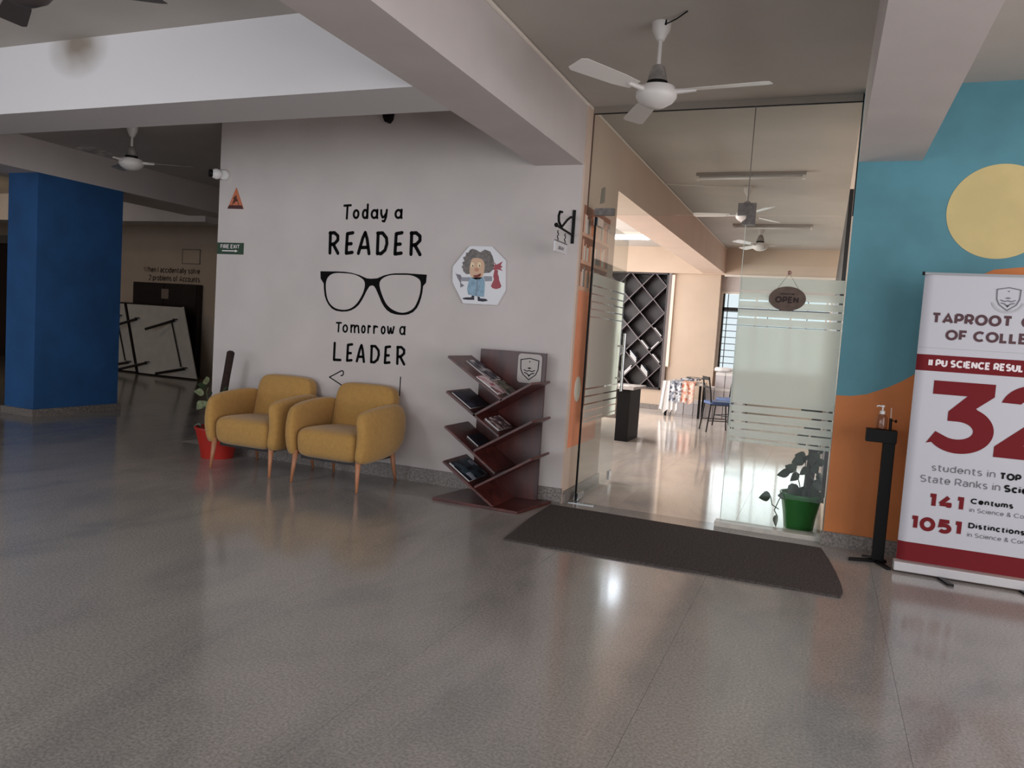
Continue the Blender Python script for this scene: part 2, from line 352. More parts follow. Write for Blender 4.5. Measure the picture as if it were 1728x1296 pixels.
# geometric sans strokes: char -> (advance width, strokes) in cap-height units, centre lines on a 0..1 body
SANS = {
 'T': (.72, [[(0, 1), (.72, 1)], [(.36, 1), (.36, 0)]]), 'A': (.86, [[(0, 0), (.43, 1), (.86, 0)], [(.15, .28), (.71, .28)]]),
 'P': (.64, [[(0, 0), (0, 1)], [(0, 1), (.32, 1)]+_arc(.34, .69, .30, .31, 90, -90, 10)+[(0, .38)]]),
 'R': (.66, [[(0, 0), (0, 1)], [(0, 1), (.32, 1)]+_arc(.34, .69, .30, .31, 90, -90, 10)+[(0, .38)], [(.34, .38), (.64, 0)]]),
 'O': (.96, [_arc(.48, .5, .48, .5, 0, 360, 24)]), 'G': (.88, [_arc(.48, .5, .48, .5, 48, 318, 20)+[(.86, .14), (.86, .5), (.56, .5)]]),
 'U': (.72, [[(0, 1), (0, .36)]+_arc(.36, .36, .36, .36, 180, 360, 12)+[(.72, 1)]]), 'F': (.58, [[(0, 0), (0, 1), (.58, 1)], [(0, .48), (.5, .48)]]),
 'C': (.84, [_arc(.48, .5, .48, .5, 48, 312, 20)]), 'L': (.52, [[(0, 1), (0, 0), (.52, 0)]]), 'E': (.58, [[(.58, 1), (0, 1), (0, 0), (.58, 0)], [(0, .51), (.5, .51)]]),
 'S': (.62, [_arc(.31, .75, .29, .25, 40, 250, 12)+_arc(.31, .25, .31, .25, 70, -140, 12)]), 'I': (.0, [[(0, 0), (0, 1)]]),
 'N': (.72, [[(0, 0), (0, 1)], [(0, .99), (.72, .01)], [(.72, 0), (.72, 1)]]), 'D': (.80, [[(0, 0), (0, 1), (.32, 1)]+_arc(.34, .5, .46, .5, 90, -90, 14)+[(0, 0)]]),
 'M': (.9, [[(0, 0), (0, 1)], [(0, .98), (.45, .3), (.9, .98)], [(.9, 0), (.9, 1)]]), 'W': (1.2, [[(0, 1), (.3, 0), (.6, 1), (.9, 0), (1.2, 1)]]), 'X': (.7, [[(0, 0), (.7, 1)], [(0, 1), (.7, 0)]]),
 'Y': (.72, [[(0, 1), (.36, .45), (.72, 1)], [(.36, .45), (.36, 0)]]), 'B': (.64, [[(0, 0), (0, 1), (.3, 1)]+_arc(.34, .76, .24, .24, 90, -90, 8)+[(0, .52)], [(.3, .52)]+_arc(.36, .26, .28, .26, 90, -90, 8)+[(0, 0), (0, .5)]]),
 '0': (.74, [_arc(.37, .5, .37, .5, 0, 360, 22)]), '1': (.20, [[(-.04, 1), (.20, 1), (.20, 0)]]), '2': (.6, [_arc(.3, .7, .3, .3, 160, -35, 12)+[(0, 0), (.62, 0)]]),
 '4': (.70, [[(.50, 1), (.0, .27)], [(-.03, .27), (.72, .27)], [(.54, .5), (.54, 0)]]), '5': (.64, [[(.60, 1), (.10, 1), (.06, .57)]+_arc(.32, .31, .32, .31, 100, -145, 14)]),
 's': (.42, [_arc(.21, XH*.75, .19, XH*.25, 40, 250, 10)+_arc(.21, XH*.25, .21, XH*.25, 70, -140, 10)]),
 't': (.36, [[(.14, .95), (.14, .18)]+_arc(.30, .16, .16, .16, 180, 290, 6), [(0, XH), (.36, XH)]]),
 'u': (.50, [[(0, XH), (0, .25)]+_arc(.25, .25, .25, .25, 180, 360, 10)+[(.5, XH)], [(.5, XH), (.5, 0)]]),
 'd': (.56, [_bowl(.56), [(.56, 1.05), (.56, 0)]]), 'b': (.56, [_bowl(.56), [(0, 1.05), (0, 0)]]), 'p': (.56, [_bowl(.56), [(0, XH), (0, -.27)]]),
 'y': (.52, [[(0, XH), (.27, .02)], [(.52, XH), (.2, -.2), (.02, -.25)]]), 'e': (.56, [[(.0, XH/2), (.56, XH/2)]+_arc(.28, XH/2, .28, XH/2, 0, 318, 18)]),
 'n': (.50, [[(0, 0), (0, XH)], _arc(.25, XH-.25, .25, .25, 180, 0, 10)+[(.5, 0)]]), 'h': (.50, [[(0, 0), (0, 1.05)], _arc(.25, XH-.25, .25, .25, 180, 0, 10)+[(.5, 0)]]),
 'm': (.86, [[(0, 0), (0, XH)], _arc(.215, XH-.215, .215, .215, 180, 0, 8)+[(.43, 0)], _arc(.645, XH-.215, .215, .215, 180, 0, 8)+[(.86, 0)]]),
 'r': (.30, [[(0, 0), (0, XH)], _arc(.28, XH-.28, .28, .28, 180, 85, 6)]), 'i': (0, [[(0, 0), (0, XH)], [(0, .95), (0, 1.03)]]), 'l': (0, [[(0, 0), (0, 1.05)]]),
 'a': (.50, [_arc(.25, XH-.23, .25, .23, 150, 0, 8)+[(.5, 0)], _arc(.25, .22, .25, .22, 0, 360, 14)]), 'k': (.50, [[(0, 0), (0, 1.05)], [(.48, XH), (.02, .25)], [(.18, .42), (.5, 0)]]),
 'c': (.50, [_arc(.30, XH/2, .30, XH/2, 48, 312, 14)]), 'o': (.58, [_bowl(.58)]), 'f': (.34, [[(.14, 0), (.14, .8)]+_arc(.30, .84, .16, .18, 180, 80, 6), [(0, XH), (.34, XH)]]),
 'v': (.54, [[(0, XH), (.27, 0), (.54, XH)]]), 'w': (.84, [[(0, XH), (.21, 0), (.42, XH), (.63, 0), (.84, XH)]]), '&': (.66, [[(.64, 0), (.12, .66)]+_arc(.30, .80, .18, .2, 200, -20, 8)+[(.40, .62), (.08, .38)]+_arc(.28, .22, .26, .22, 150, 330, 8)+[(.64, .40)]]),
 '.': (0, [[(0, 0), (0, .06)]]), ' ': (.0, []),
}
def lettering(name, body, x0, x1, zb, cap, m, parent=None, bold=0.0, plane='XZ', y=0.0, thick=0.0012, wt=.12):
    """flat sans lettering built of strokes: from x0 to x1, baseline zb, capital height cap, weight wt (of cap)"""
    gap = .15+wt*1.0; xx = 0; items = []
    for ch in body:
        if ch == ' ': xx += .30+gap*.4; continue
        wd_, st = SANS[ch]; items.append((xx, st)); xx += wd_+gap
    total = xx-gap; w_ = wt*cap; sx = (x1-x0-w_)/total if total > 0 else 1; sz = cap-w_
    mb = MB()
    kk_ = 0; yb_ = y
    for ox, sts in items:
        for st in sts:
            kk_ = (kk_+1) % 4; y = yb_-.0002*kk_*(1 if plane == 'XZ' else -1)
            pts = [(x0+w_/2+(ox+a)*sx, zb+w_/2+b*sz) for a, b in st]
            closed = math.hypot(pts[0][0]-pts[-1][0], pts[0][1]-pts[-1][1]) < 1e-5
            ns_ = []
            for (ax, az), (bx, bz) in zip(pts[:-1], pts[1:]):
                l_ = math.hypot(bx-ax, bz-az) or 1e-9; ns_.append((-(bz-az)/l_, (bx-ax)/l_))
            lft, rgt = [], []
            for i_, p in enumerate(pts):
                if closed: n0_, n1_ = ns_[i_-1 if i_ > 0 else -1], ns_[i_ % len(ns_)]
                else: n0_, n1_ = ns_[max(i_-1, 0)], ns_[min(i_, len(ns_)-1)]
                mx_, mz_ = n0_[0]+n1_[0], n0_[1]+n1_[1]; q_ = mx_*n1_[0]+mz_*n1_[1]
                k_ = (w_/2)/max(q_, .55) ; ex = (p[0]+mx_*k_, p[1]+mz_*k_); ey = (p[0]-mx_*k_, p[1]-mz_*k_)
                lft.append(ex); rgt.append(ey)
            for i_ in range(len(pts)-1):
                q = [rgt[i_], rgt[i_+1], lft[i_+1], lft[i_]]
                vs = [(a, y, b) for a, b in q]+[(a, y+thick, b) for a, b in q]
                if plane != 'XZ': vs = [(y+(v[1]-y)*-1, v[0], v[2]) for v in vs]
                mb.add(vs, [(0, 1, 2, 3), (7, 6, 5, 4), (0, 4, 5, 1), (2, 6, 7, 3), (1, 5, 6, 2), (3, 7, 4, 0)])
    return mb.build(name, m, parent)
def filled(name, outer, holes, y, m, parent=None, thick=0.0015, smooth=1):
    """flat shape with holes in the XZ plane at Y=y"""
    def sm(p, k):
        out = []
        n = len(p)
        for i in range(n):
            a, b, c, d = p[i-1], p[i], p[(i+1) % n], p[(i+2) % n]
            for j in range(k):
                t = j/k
                out.append(tuple(0.5*((2*b[q])+(-a[q]+c[q])*t+(2*a[q]-5*b[q]+4*c[q]-d[q])*t*t+(-a[q]+3*b[q]-3*c[q]+d[q])*t**3) for q in (0, 1)))
        return out
    cu = bpy.data.curves.new('c', 'CURVE'); cu.dimensions = '2D'; cu.fill_mode = 'BOTH'; cu.extrude = thick/2
    for i, poly in enumerate([outer]+holes):
        q = sm(poly, 5) if (smooth and (i > 0 or smooth == 2)) else poly
        sp_ = cu.splines.new('POLY'); sp_.points.add(len(q)-1); sp_.use_cyclic_u = True
        for k, p in enumerate(q): sp_.points[k].co = (p[0], p[1], 0, 1)
    t = bpy.data.objects.new('c', cu); COL.objects.link(t)
    dg = bpy.context.evaluated_depsgraph_get(); dg.update()
    me = bpy.data.meshes.new_from_object(t.evaluated_get(dg)); bpy.data.objects.remove(t)
    off = WP(parent) if parent else Vector((0, 0, 0))
    for v in me.vertices:
        x, z, dz = v.co
        v.co = Vector((x, y-thick/2-dz, z))-off
    me.materials.clear(); me.materials.append(m); me.name = name
    o = bpy.data.objects.new(name, me); COL.objects.link(o)
    if parent: o.parent = parent
    return o
def ribbon(mb, pts, wd, y, th=0.002, n=10):
    for (x0, z0), (x1, z1) in zip(pts[:-1], pts[1:]):
        L = math.hypot(x1-x0, z1-z0)
        if L < 1e-6: continue
        nx, nz = -(z1-z0)/L*wd/2, (x1-x0)/L*wd/2
        mb.prism([(x0+nx, z0+nz), (x1+nx, z1+nz), (x1-nx, z1-nz), (x0-nx, z0-nz)], y-th, y)
    for (x, z) in pts:
        mb.prism([(x+wd/2*math.cos(2*PI*k/n), z+wd/2*math.sin(2*PI*k/n)) for k in range(n)], y-th*0.98, y)
def arc(cx, cz, rx, rz, a0, a1, n=12):
    return [(cx+rx*math.cos(math.radians(a0+(a1-a0)*i/n)), cz+rz*math.sin(math.radians(a0+(a1-a0)*i/n))) for i in range(n+1)]

# ================================================================== SETTING
ZC, ZB = 3.2, 2.72
fl = struct('floor', B(-20, 4, -6, 16, -0.12, -0.006), joint_mat, 'polished grey granite slab floor')
slab_cache = {}
def slab(x0, x1, y0, y1, m):
    key = (round(x1-x0, 3), round(y1-y0, 3), m.name)
    if key not in slab_cache:
        s = MB().box(0, x1-x0-0.0012, 0, y1-y0, -0.006, 0).build('floor_slab', m)
        slab_cache[key] = s
    else:
        s = slab_cache[key].copy(); COL.objects.link(s)
    s.parent = fl; s.location = (x0+0.0006, y0, 0)
W = 0.93
ys = [-6, -3.6, -1.2, 1.2, 3.6, 6.0]
for i in range(-21, 4):
    x0 = -0.53+i*W
    for a, b in zip(ys[:-1], ys[1:]): slab(x0, x0+W, a, b, floor_hall)
    if x0+W <= -5.5:
        for a in (6.0, 8.4, 10.8): slab(x0, x0+W, a, a+2.4, floor_hall)
for i in range(-6, 1):
    x0 = -0.53+i*W
    for a in range(4):
        slab(x0, x0+W, 6.0+a*2.4, 8.4+a*2.4, floor_lib)
struct('ceiling', B(-20, 4, -6, 16, ZC, ZC+0.15), ceiling_paint)
# main (reader) wall and its neighbours
struct('wall_front', B(-5.57, -1.885, 5.85, 5.99, 0, ZC), white_paint, 'white wall carrying the painted reading slogan')
struct('baseboard_front', B(-5.58, -1.87, 5.832, 5.85, 0, 0.125), granite_trim)
struct('wall_left_library', B(-5.57, -5.42, 5.99, 15.4, 0, ZC), cream_paint)
pier = struct('wall_pier', B(-2.285, -1.87, 5.852, 6.9, 0, ZC), peach_paint, 'peach pier beside the glass door with painted bookshelf')
struct('baseboard_pier', B(-1.885, -1.852, 5.87, 6.9, 0, 0.10), granite_trim)
# painted bookshelf mural on the pier (faces +X)
def side_rect(name, y0, y1, z0, z1, m, th=0.002):
    return MB().box(-1.87, -1.87+th, y0, y1, z0, z1).build(name, m, pier)
mur_brown = mat('mural_brown', (150, 104, 84), 0.7); mur_pink = mat('mural_pink', (226, 178, 152), 0.7)
mur_grey = mat('mural_grey', (150, 140, 134), 0.7); mur_white = mat('mural_white', (226, 216, 204), 0.6)
side_rect('painted_panel', 5.90, 6.70, 0.45, 1.74, coral_paint)
side_rect('painted_panel', 5.90, 6.70, 1.76, 2.42, mur_brown)
for k, z in enumerate((1.76, 1.97, 2.19)):
    side_rect('painted_shelf', 5.90, 6.70, z-0.015, z+0.012, mur_pink, 0.004)
    yy = 5.92
    while yy < 6.66:
        wd = random.uniform(0.03, 0.06); h = random.uniform(0.12, 0.18)
        side_rect('painted_book', yy, yy+wd-0.006, z+0.013, z+h, random.choice([mur_pink, mur_grey, mur_white, coral_paint]), 0.004)
        yy += wd
MB().sideplate([(6.06+0.085*math.cos(t*PI/16), 0.93+0.105*math.sin(t*PI/16)) for t in range(32)], -1.87, -1.866).build('painted_disc', mur_white, pier)
MB().sideplate([(6.33, 2.50), (6.44, 2.53), (6.44, 2.66), (6.35, 2.63)], -1.87, -1.862).build('paper_tag', gum, pier)
# mural wall
wr = struct('wall_right', B(0.105, 4.0, 5.85, 6.0, 0, ZC), teal_paint, 'wall painted teal with a yellow disc and orange hills')
hill = [(0.105, 1.075), (0.2, 1.078), (0.3, 1.10), (0.43, 1.16), (0.52, 1.215), (0.61, 1.285), (0.70, 1.42), (0.78, 1.62), (0.84, 1.82), (0.90, 1.94), (0.98, 1.985), (1.1, 2.0), (1.25, 2.02), (1.5, 2.1), (4.0, 2.3), (4.0, 0), (0.105, 0)]
MB().prism(hill, 5.848, 5.8505).build('painted_hill', orange_paint, wr)
MB().prism([(0.978+0.307*math.cos(k*PI/32), 2.362+0.307*math.sin(k*PI/32)) for k in range(64)], 5.8475, 5.8505).build('painted_sun', yellow_paint, wr)
struct('baseboard_right', B(0.09, 4.0, 5.83, 5.85, 0, 0.10), granite_trim)
struct('wall_right_library', B(0.105, 0.26, 6.0, 15.4, 0, ZC), peach_paint)
struct('wall_right_hall', B(4.0, 4.15, 4.6, 6, 0, ZC), white_paint)
struct('wall_left_hall', B(-20.1, -20, -6, 12.2, 0, ZC), cream_paint)
struct('wall_back_left', B(-20, -5.57, 12.1, 12.25, 0, ZC), cream_paint, 'dim brown back wall behind the blue column')
# opening behind the photographer
struct('wall_rear', MB().box(-20, -9, -6.1, -6, 0, ZC), white_paint); struct('wall_rear_right', B(2, 4, -6.1, -6, 0, ZC), white_paint)
# beams
trim_paint = white_paint
beam_b = struct('trim_1', B(-2.285, -1.885, -6, 5.85, ZB, ZC), white_paint, 'white ceiling beam running towards the library')
struct('trim_2', B(-2.285, -1.872, 6.9, 15.0, ZB, ZC), peach_paint, 'peach library ceiling beam')
stain_m = bpy.data.materials.new('stained_white_paint'); stain_m.use_nodes = True
nt = stain_m.node_tree; bs = nt.nodes['Principled BSDF']; bs.inputs['Roughness'].default_value = 0.7
ge = nt.nodes.new('ShaderNodeNewGeometry'); mp = nt.nodes.new('ShaderNodeMapping'); mp.vector_type = 'POINT'
mp.inputs['Location'].default_value = (4.98*3.2, 0, -3.14*4.5); mp.inputs['Scale'].default_value = (3.2, 0, 4.5)
gr = nt.nodes.new('ShaderNodeTexGradient'); gr.gradient_type = 'SPHERICAL'
ns = nt.nodes.new('ShaderNodeTexNoise'); ns.inputs['Scale'].default_value = 3
ml = nt.nodes.new('ShaderNodeMath'); ml.operation = 'MULTIPLY'
rmp = nt.nodes.new('ShaderNodeValToRGB'); rmp.color_ramp.elements[0].color = rgb((202, 197, 198)); rmp.color_ramp.elements[1].color = rgb((128, 116, 104))
rmp.color_ramp.elements[0].position = 0.0; rmp.color_ramp.elements[1].position = 0.42
nt.links.new(ge.outputs['Position'], mp.inputs['Vector']); nt.links.new(mp.outputs[0], gr.inputs['Vector']); nt.links.new(ge.outputs['Position'], ns.inputs['Vector'])
nt.links.new(gr.outputs['Fac'], ml.inputs[0]); nt.links.new(ns.outputs['Fac'], ml.inputs[1]); nt.links.new(ml.outputs[0], rmp.inputs['Fac']); nt.links.new(rmp.outputs[0], bs.inputs['Base Color'])
struct('trim_3', B(-20, -2.285, 3.85, 4.32, ZB, ZC), stain_m, 'white cross beam with a brown damp stain')
struct('trim_4', B(-9.35, -8.52, -6, 12.1, 2.83, ZC), white_paint, 'ceiling beam above the blue column')
struct('trim_5', B(0.106, 0.498, -6, 5.85, 2.70, ZC), white_paint, 'ceiling beam to the right of the library glass front')
struct('trim_6', B(-5.42, 0.105, 15.0, 15.4, ZB-0.02, ZC), cream_paint)
struct('trim_8', B(-1.872, 0.105, 14.985, 15.0, 2.665, 2.705), frame_white, 'pale rail along the top of the library windows')
struct('trim_9', MB().tube([(-1.88, -5.9, 3.185), (-1.88, 15, 3.185)], 0.014, 8), frame_white, 'thin white conduit along the ceiling edge')
# blue column
c = struct('column', B(-9.02, -8.52, 6.13, 7.28, 0.08, 2.83), blue_paint, 'square blue column', 'column')
B(-9.05, -8.49, 6.10, 7.31, 0, 0.085).build('plinth', granite_trim, c)

# library back wall, window
struct('wall_back_library', MB().box(-1.95, 0.105, 15.3, 15.4, 0, 0.86), cream_paint)
struct('wall_back_library_top', MB().box(-1.95, 0.105, 15.3, 15.4, 2.40, 2.72), white_paint)
struct('wall_back_pier', B(-2.86, -1.95, 15.1, 15.4, 0, 2.72), cream_paint)
struct('wall_back_rack', B(-5.42, -2.86, 15.365, 15.4, 0, 2.72), cream_paint)
struct('wall_back_low', B(-5.42, -2.86, 15.1, 15.36, 0, 0.40), cream_paint)
struct('baseboard_back', B(-5.42, -1.95, 15.08, 15.1, 0, 0.10), granite_trim)
struct('trim_10', B(-2.93, -2.865, 15.03, 15.1, 0.40, 2.70), mat('trim_grey', (120, 108, 104), 0.5))
strip = thing('glow_strip', 'warm glowing vertical lamp beside the dark lattice bookcase', 'strip', (-2.85, 15.06, 0.85))  # bright vertical strip, its glow put in with an emissive material
B(-2.875, -2.815, 15.075, 15.1, 0.86, 2.68).build('batten', frame_white, strip)
MB().tube([(-2.845, 15.05, 0.88), (-2.845, 15.05, 2.66)], 0.028, 12).build('tube', strip_glow, strip, smooth=True)
win = struct('window_3', MB().box(-1.95, -1.90, 15.28, 15.34, 0.88, 2.40).box(0.03, 0.08, 15.28, 15.34, 0.88, 2.40).box(-1.90, 0.03, 15.28, 15.34, 0.88, 0.93).box(-1.90, 0.03, 15.28, 15.34, 2.36, 2.40), frame_white, 'bright barred window of the library')
B(-1.95, 0.08, 15.22, 15.36, 0.84, 0.88).build('window_sill', frame_white, win)
B(-1.90, 0.03, 15.27, 15.34, 2.03, 2.10).build('transom_bar', dark_metal, win)
for x in (-1.88, -1.27, -0.64, -0.02): B(x-0.018, x+0.018, 15.27, 15.33, 0.93, 2.36).build('mullion', frame_white if x > -1.8 else dark_metal, win)
for k in range(4): B(-1.90+k*0.48, -1.90+k*0.48+0.47, 15.31, 15.316, 0.93, 2.36).build('pane', glass, win)
for k in range(9): MB().tube([(-1.90, 15.26, 1.02+k*0.125), (0.03, 15.26, 1.02+k*0.125)], 0.007, 6).build('grille_bar', dark_metal, win)
for x in (-1.80, -1.05, -0.35): MB().tube([(x, 15.26, 0.93), (x, 15.26, 2.36)], 0.008, 6).build('grille_bar', dark_metal, win)
struct('wall_panel_dark', B(0.075, 0.105, 6.6, 14.6, 0.2, 2.66), dark_wood, 'dark panelling low on the right library wall')

# far left door, beside the column
d2 = struct('door_2', B(-19.4, -15.3, 12.04, 12.1, 0, 2.62), mat('door_dark', (44, 26, 24), 0.5, var=0.2, vscale=3), 'dark doorway far behind the blue column')
B(-19.6, -15.0, 12.0, 12.1, 2.62, 2.80).build('door_head', granite_trim, d2)
struct('trim_11', B(-20, -9.02, 9.2, 9.6, 2.74, ZC), white_paint)

# ================================================================== GLASS FRONT
GY = 5.98
def film(parent, vertical_plane, a0, a1, at, names=True):
    bands = [(1.795, 1.890), (1.727, 1.782), (1.665, 1.715), (1.602, 1.653), (1.538, 1.590), (0.945, 1.528), (0.882, 0.932), (0.815, 0.870), (0.757, 0.803), (0.690, 0.746), (0.655, 0.680)]
    for z0, z1 in bands:
        if vertical_plane == 'Y': m_ = MB().box(a0, a1, at-0.001, at, z0, z1)
        else: m_ = MB().box(at, at+0.001, a0, a1, z0, z1)
        m_.build('frosted_strip', frost, parent)
g1 = struct('window_1', B(-0.625, 0.103, GY-0.005, GY+0.005, 0.035, 2.345), glass, 'fixed glass panel with frosted film stripes')
film(g1, 'Y', -0.622, 0.10, GY-0.0065)
B(-0.628, -0.624, GY-0.006, GY+0.006, 0.035, 2.345).build('edge', mat('glass_edge', (196, 206, 196), 0.2), g1)
struct('trim_7', B(-0.66, 0.105, 5.90, 6.02, 0, 0.035), mat('marble_sill', (206, 198, 188), 0.3, var=0.1, vscale=12), 'pale stone sill under the fixed glass')
g2 = struct('window_2', B(-1.868, 0.103, GY-0.005, GY+0.005, 2.35, 3.155), glass, 'glass transom above the library door')
B(-1.872, 0.105, GY-0.012, GY+0.012, 3.15, 3.2).build('head_channel', mat('channel', (150, 140, 130), 0.5, 0.2), g2)
B(-1.866, 0.103, GY-0.0055, GY+0.0055, 3.143, 3.150).build('sealant', dark_metal, g2)
B(-0.628, -0.622, GY-0.006, GY+0.006, 2.35, 3.15).build('joint', mat('joint_silicone', (110, 104, 98), 0.5), g2)
B(0.097, 0.105, GY-0.012, GY+0.012, 2.35, 3.2).build('side_seal', dark_metal, g2)
B(-1.871, -1.862, GY-0.008, GY+0.008, 2.35, 3.15).build('side_seal', mat('seal_brown', (96, 74, 62), 0.6), g2)
fit = mat('patch_fitting', (112, 104, 100), 0.4, 0.7, var=0.2, vscale=40)
B(-1.80, -1.64, GY-0.02, GY+0.02, 2.345, 2.40).build('patch_fitting', fit, g2)
MB().prism([(-0.69, 2.35), (-0.69, 2.44), (-0.56, 2.44), (-0.56, 2.28), (-0.655, 2.28), (-0.655, 2.30), (-0.625, 2.325), (-0.625, 2.35)], GY-0.018, GY+0.018).build('patch_fitting', fit, g2)
door = struct('door_1', B(-1.80, -1.788, 5.99, 7.10, 0.012, 2.335), door_glass, 'glass library door standing open inward')
film(door, 'X', 6.02, 7.05, -1.7875)
B(-1.802, -1.786, 5.984, 5.990, 0.012, 2.335).build('hinge_edge', black, door)
B(-1.812, -1.776, 6.0, 6.16, 2.27, 2.335).build('patch_fitting', steel, door)
B(-1.812, -1.776, 6.0, 6.16, 0.012, 0.07).build('patch_fitting', steel, door)
B(-1.806, -1.782, 6.99, 7.09, 0.03, 0.11).build('lock_fitting', steel, door)
for s in (-1.725, -1.863):
    h = MB().tube([(s, 6.98, 0.88), (s, 6.98, 1.42)], 0.016, 12)
    h.tube([(s, 6.98, 1.0), (-1.794, 6.98, 1.0)], 0.009, 8); h.tube([(s, 6.98, 1.30), (-1.794, 6.98, 1.30)], 0.009, 8)
    h.build('handle', steel, door, smooth='auto')
fs = thing('floor_spring', 'metal floor spring plate at the foot of the open glass door', 'hardware', (-1.74, 5.96, 0))
B(-1.86, -1.62, 5.93, 6.0, 0, 0.006).build('cover_plate', steel, fs)

# ================================================================== WALL LETTERING (reader wall, Y = 5.85)
YW = 5.85
# glyph strokes in a unit cell: x 0..1, z 0..1 (cap height)
G = {
 'T': [[(0, .97), (1, 1.0)], [(.5, .98), (.48, 0)]],
 'o': [arc(.5, .30, .48, .30, 0, 360, 16)],
 'd': [arc(.45, .30, .43, .30, 0, 360, 16), [(.90, 1.0), (.90, 0)]],
 'a': [arc(.48, .30, .46, .30, 0, 360, 16), [(.95, .62), (.93, .1), (1.0, 0)]],
 'y': [[(0, .60), (.05, .3), (.3, .05), (.6, .1), (.9, .35)], [(1.0, .62), (.9, .05), (.65, -.25), (.35, -.22)]],
 'R': [[(.1, 0), (.05, 1.0)], [(0, .98), (.5, 1.0), (.9, .85), (.92, .65), (.6, .48), (.12, .40)], [(.42, .44), (1.0, 0)]],
 'E': [[(.95, 1.0), (.08, .95), (.05, 0), (1.0, .05)], [(.06, .45), (.78, .47)]],
 'A': [[(0, 0), (.35, .75), (.55, 1.0), (.75, .7), (1.0, 0)], [(.2, .28), (.88, .30)]],
 'D': [[(.08, 0), (.05, .97)], [(0, .97), (.5, .98), (.92, .75), (1.0, .48), (.85, .18), (.45, .0), (.08, .02)]],
 'L': [[(.05, 1.0), (.05, 0), (1.0, .02)]],
 'm': [[(0, .62), (.04, 0)], [(.03, .4), (.2, .62), (.42, .6), (.48, 0)], [(.48, .4), (.66, .62), (.9, .58), (1.0, 0)]],
 'r': [[(.05, .62), (.1, 0)], [(.1, .4), (.45, .62), (.95, .56)]],
 'w': [[(0, .6), (.12, .08), (.3, .02), (.5, .5), (.66, .05), (.85, .08), (1.0, .62)]],
}
def word(name, label, cat, letters, wd):
    t = thing(name, label, cat, (letters[0][1], YW, letters[0][3]))
    for ch, x0, x1, zb, cap in letters:
        mb = MB()
        for st in G[ch]: ribbon(mb, [(x0+wd/2+p[0]*(x1-x0-wd), zb+wd/2+p[1]*(cap-wd)) for p in st], wd, YW)
        mb.build('letter_'+ch.lower() if ch.islower() else 'capital_letter', ink, t)
    return t
word('wall_lettering', 'black painted words Today a, top line of the wall slogan', 'wall lettering',
     [('T', -4.125, -4.035, 2.275, .140), ('o', -4.021, -3.948, 2.281, .135), ('d', -3.925, -3.850, 2.281, .140), ('a', -3.833, -3.750, 2.282, .135), ('y', -3.735, -3.656, 2.282, .135), ('a', -3.588, -3.503, 2.284, .135)], 0.021)
word('wall_lettering', 'large black painted word READER above the glasses', 'wall lettering',
     [('R', -4.271, -4.143, 1.958, .215), ('E', -4.088, -3.990, 1.960, .215), ('A', -3.955, -3.812, 1.962, .217), ('D', -3.764, -3.632, 1.964, .217), ('E', -3.579, -3.482, 1.965, .217), ('R', -3.424, -3.294, 1.966, .217)], 0.031)
word('wall_lettering', 'black painted words Tomorrow a, below the glasses', 'wall lettering',
     [('T', -4.143, -4.078, 1.256, .098), ('o', -4.070, -4.008, 1.258, .118), ('m', -3.985, -3.884, 1.260, .118), ('o', -3.870, -3.820, 1.263, .118), ('r', -3.803, -3.765, 1.265, .118), ('r', -3.745, -3.690, 1.266, .118), ('o', -3.664, -3.612, 1.268, .118), ('w', -3.600, -3.522, 1.271, .118), ('a', -3.475, -3.409, 1.274, .125)], 0.016)
word('wall_lettering', 'large black painted word LEADER, bottom line of the slogan', 'wall lettering',
     [('L', -4.160, -4.063, 0.992, .178), ('E', -4.016, -3.942, 0.995, .175), ('A', -3.909, -3.810, 0.998, .172), ('D', -3.764, -3.657, 1.001, .172), ('E', -3.617, -3.544, 1.005, .172), ('R', -3.495, -3.394, 1.008, .172)], 0.024)
out = [(-4.341, 1.805), (-4.155, 1.809), (-4.08, 1.809), (-4.006, 1.803), (-3.918, 1.785), (-3.86, 1.765), (-3.836, 1.758), (-3.793, 1.756), (-3.729, 1.762), (-3.66, 1.79), (-3.6, 1.805), (-3.549, 1.812), (-3.438, 1.816), (-3.231, 1.811), (-3.234, 1.742), (-3.261, 1.711), (-3.264, 1.66), (-3.272, 1.616), (-3.287, 1.565), (-3.309, 1.519), (-3.345, 1.482), (-3.388, 1.461), (-3.43, 1.452), (-3.47, 1.45), (-3.52, 1.452), (-3.569, 1.463), (-3.61, 1.484), (-3.642, 1.514), (-3.67, 1.55), (-3.689, 1.585), (-3.715, 1.63), (-3.737, 1.668), (-3.755, 1.69), (-3.775, 1.697), (-3.803, 1.69), (-3.82, 1.666), (-3.836, 1.639), (-3.855, 1.6), (-3.875, 1.564), (-3.905, 1.52), (-3.943, 1.487), (-3.985, 1.465), (-4.029, 1.452), (-4.09, 1.447), (-4.148, 1.452), (-4.195, 1.47), (-4.234, 1.504), (-4.26, 1.54), (-4.28, 1.583), (-4.292, 1.64), (-4.298, 1.695), (-4.334, 1.738)]
hl = [(-4.273, 1.659), (-4.263, 1.74), (-4.206, 1.786), (-4.109, 1.796), (-3.976, 1.788), (-3.887, 1.754), (-3.855, 1.712), (-3.865, 1.638), (-3.917, 1.544), (-3.987, 1.485), (-4.074, 1.465), (-4.173, 1.482), (-4.244, 1.547)]
hr = [(-3.7, 1.694), (-3.683, 1.755), (-3.603, 1.792), (-3.492, 1.8), (-3.382, 1.799), (-3.305, 1.769), (-3.284, 1.722), (-3.292, 1.627), (-3.337, 1.523), (-3.416, 1.477), (-3.499, 1.475), (-3.586, 1.511), (-3.646, 1.575)]
gd = filled('wall_decal', out, [hl, hr], YW, ink); tag(gd, 'black painted pair of glasses in the middle of the slogan', 'wall decal')
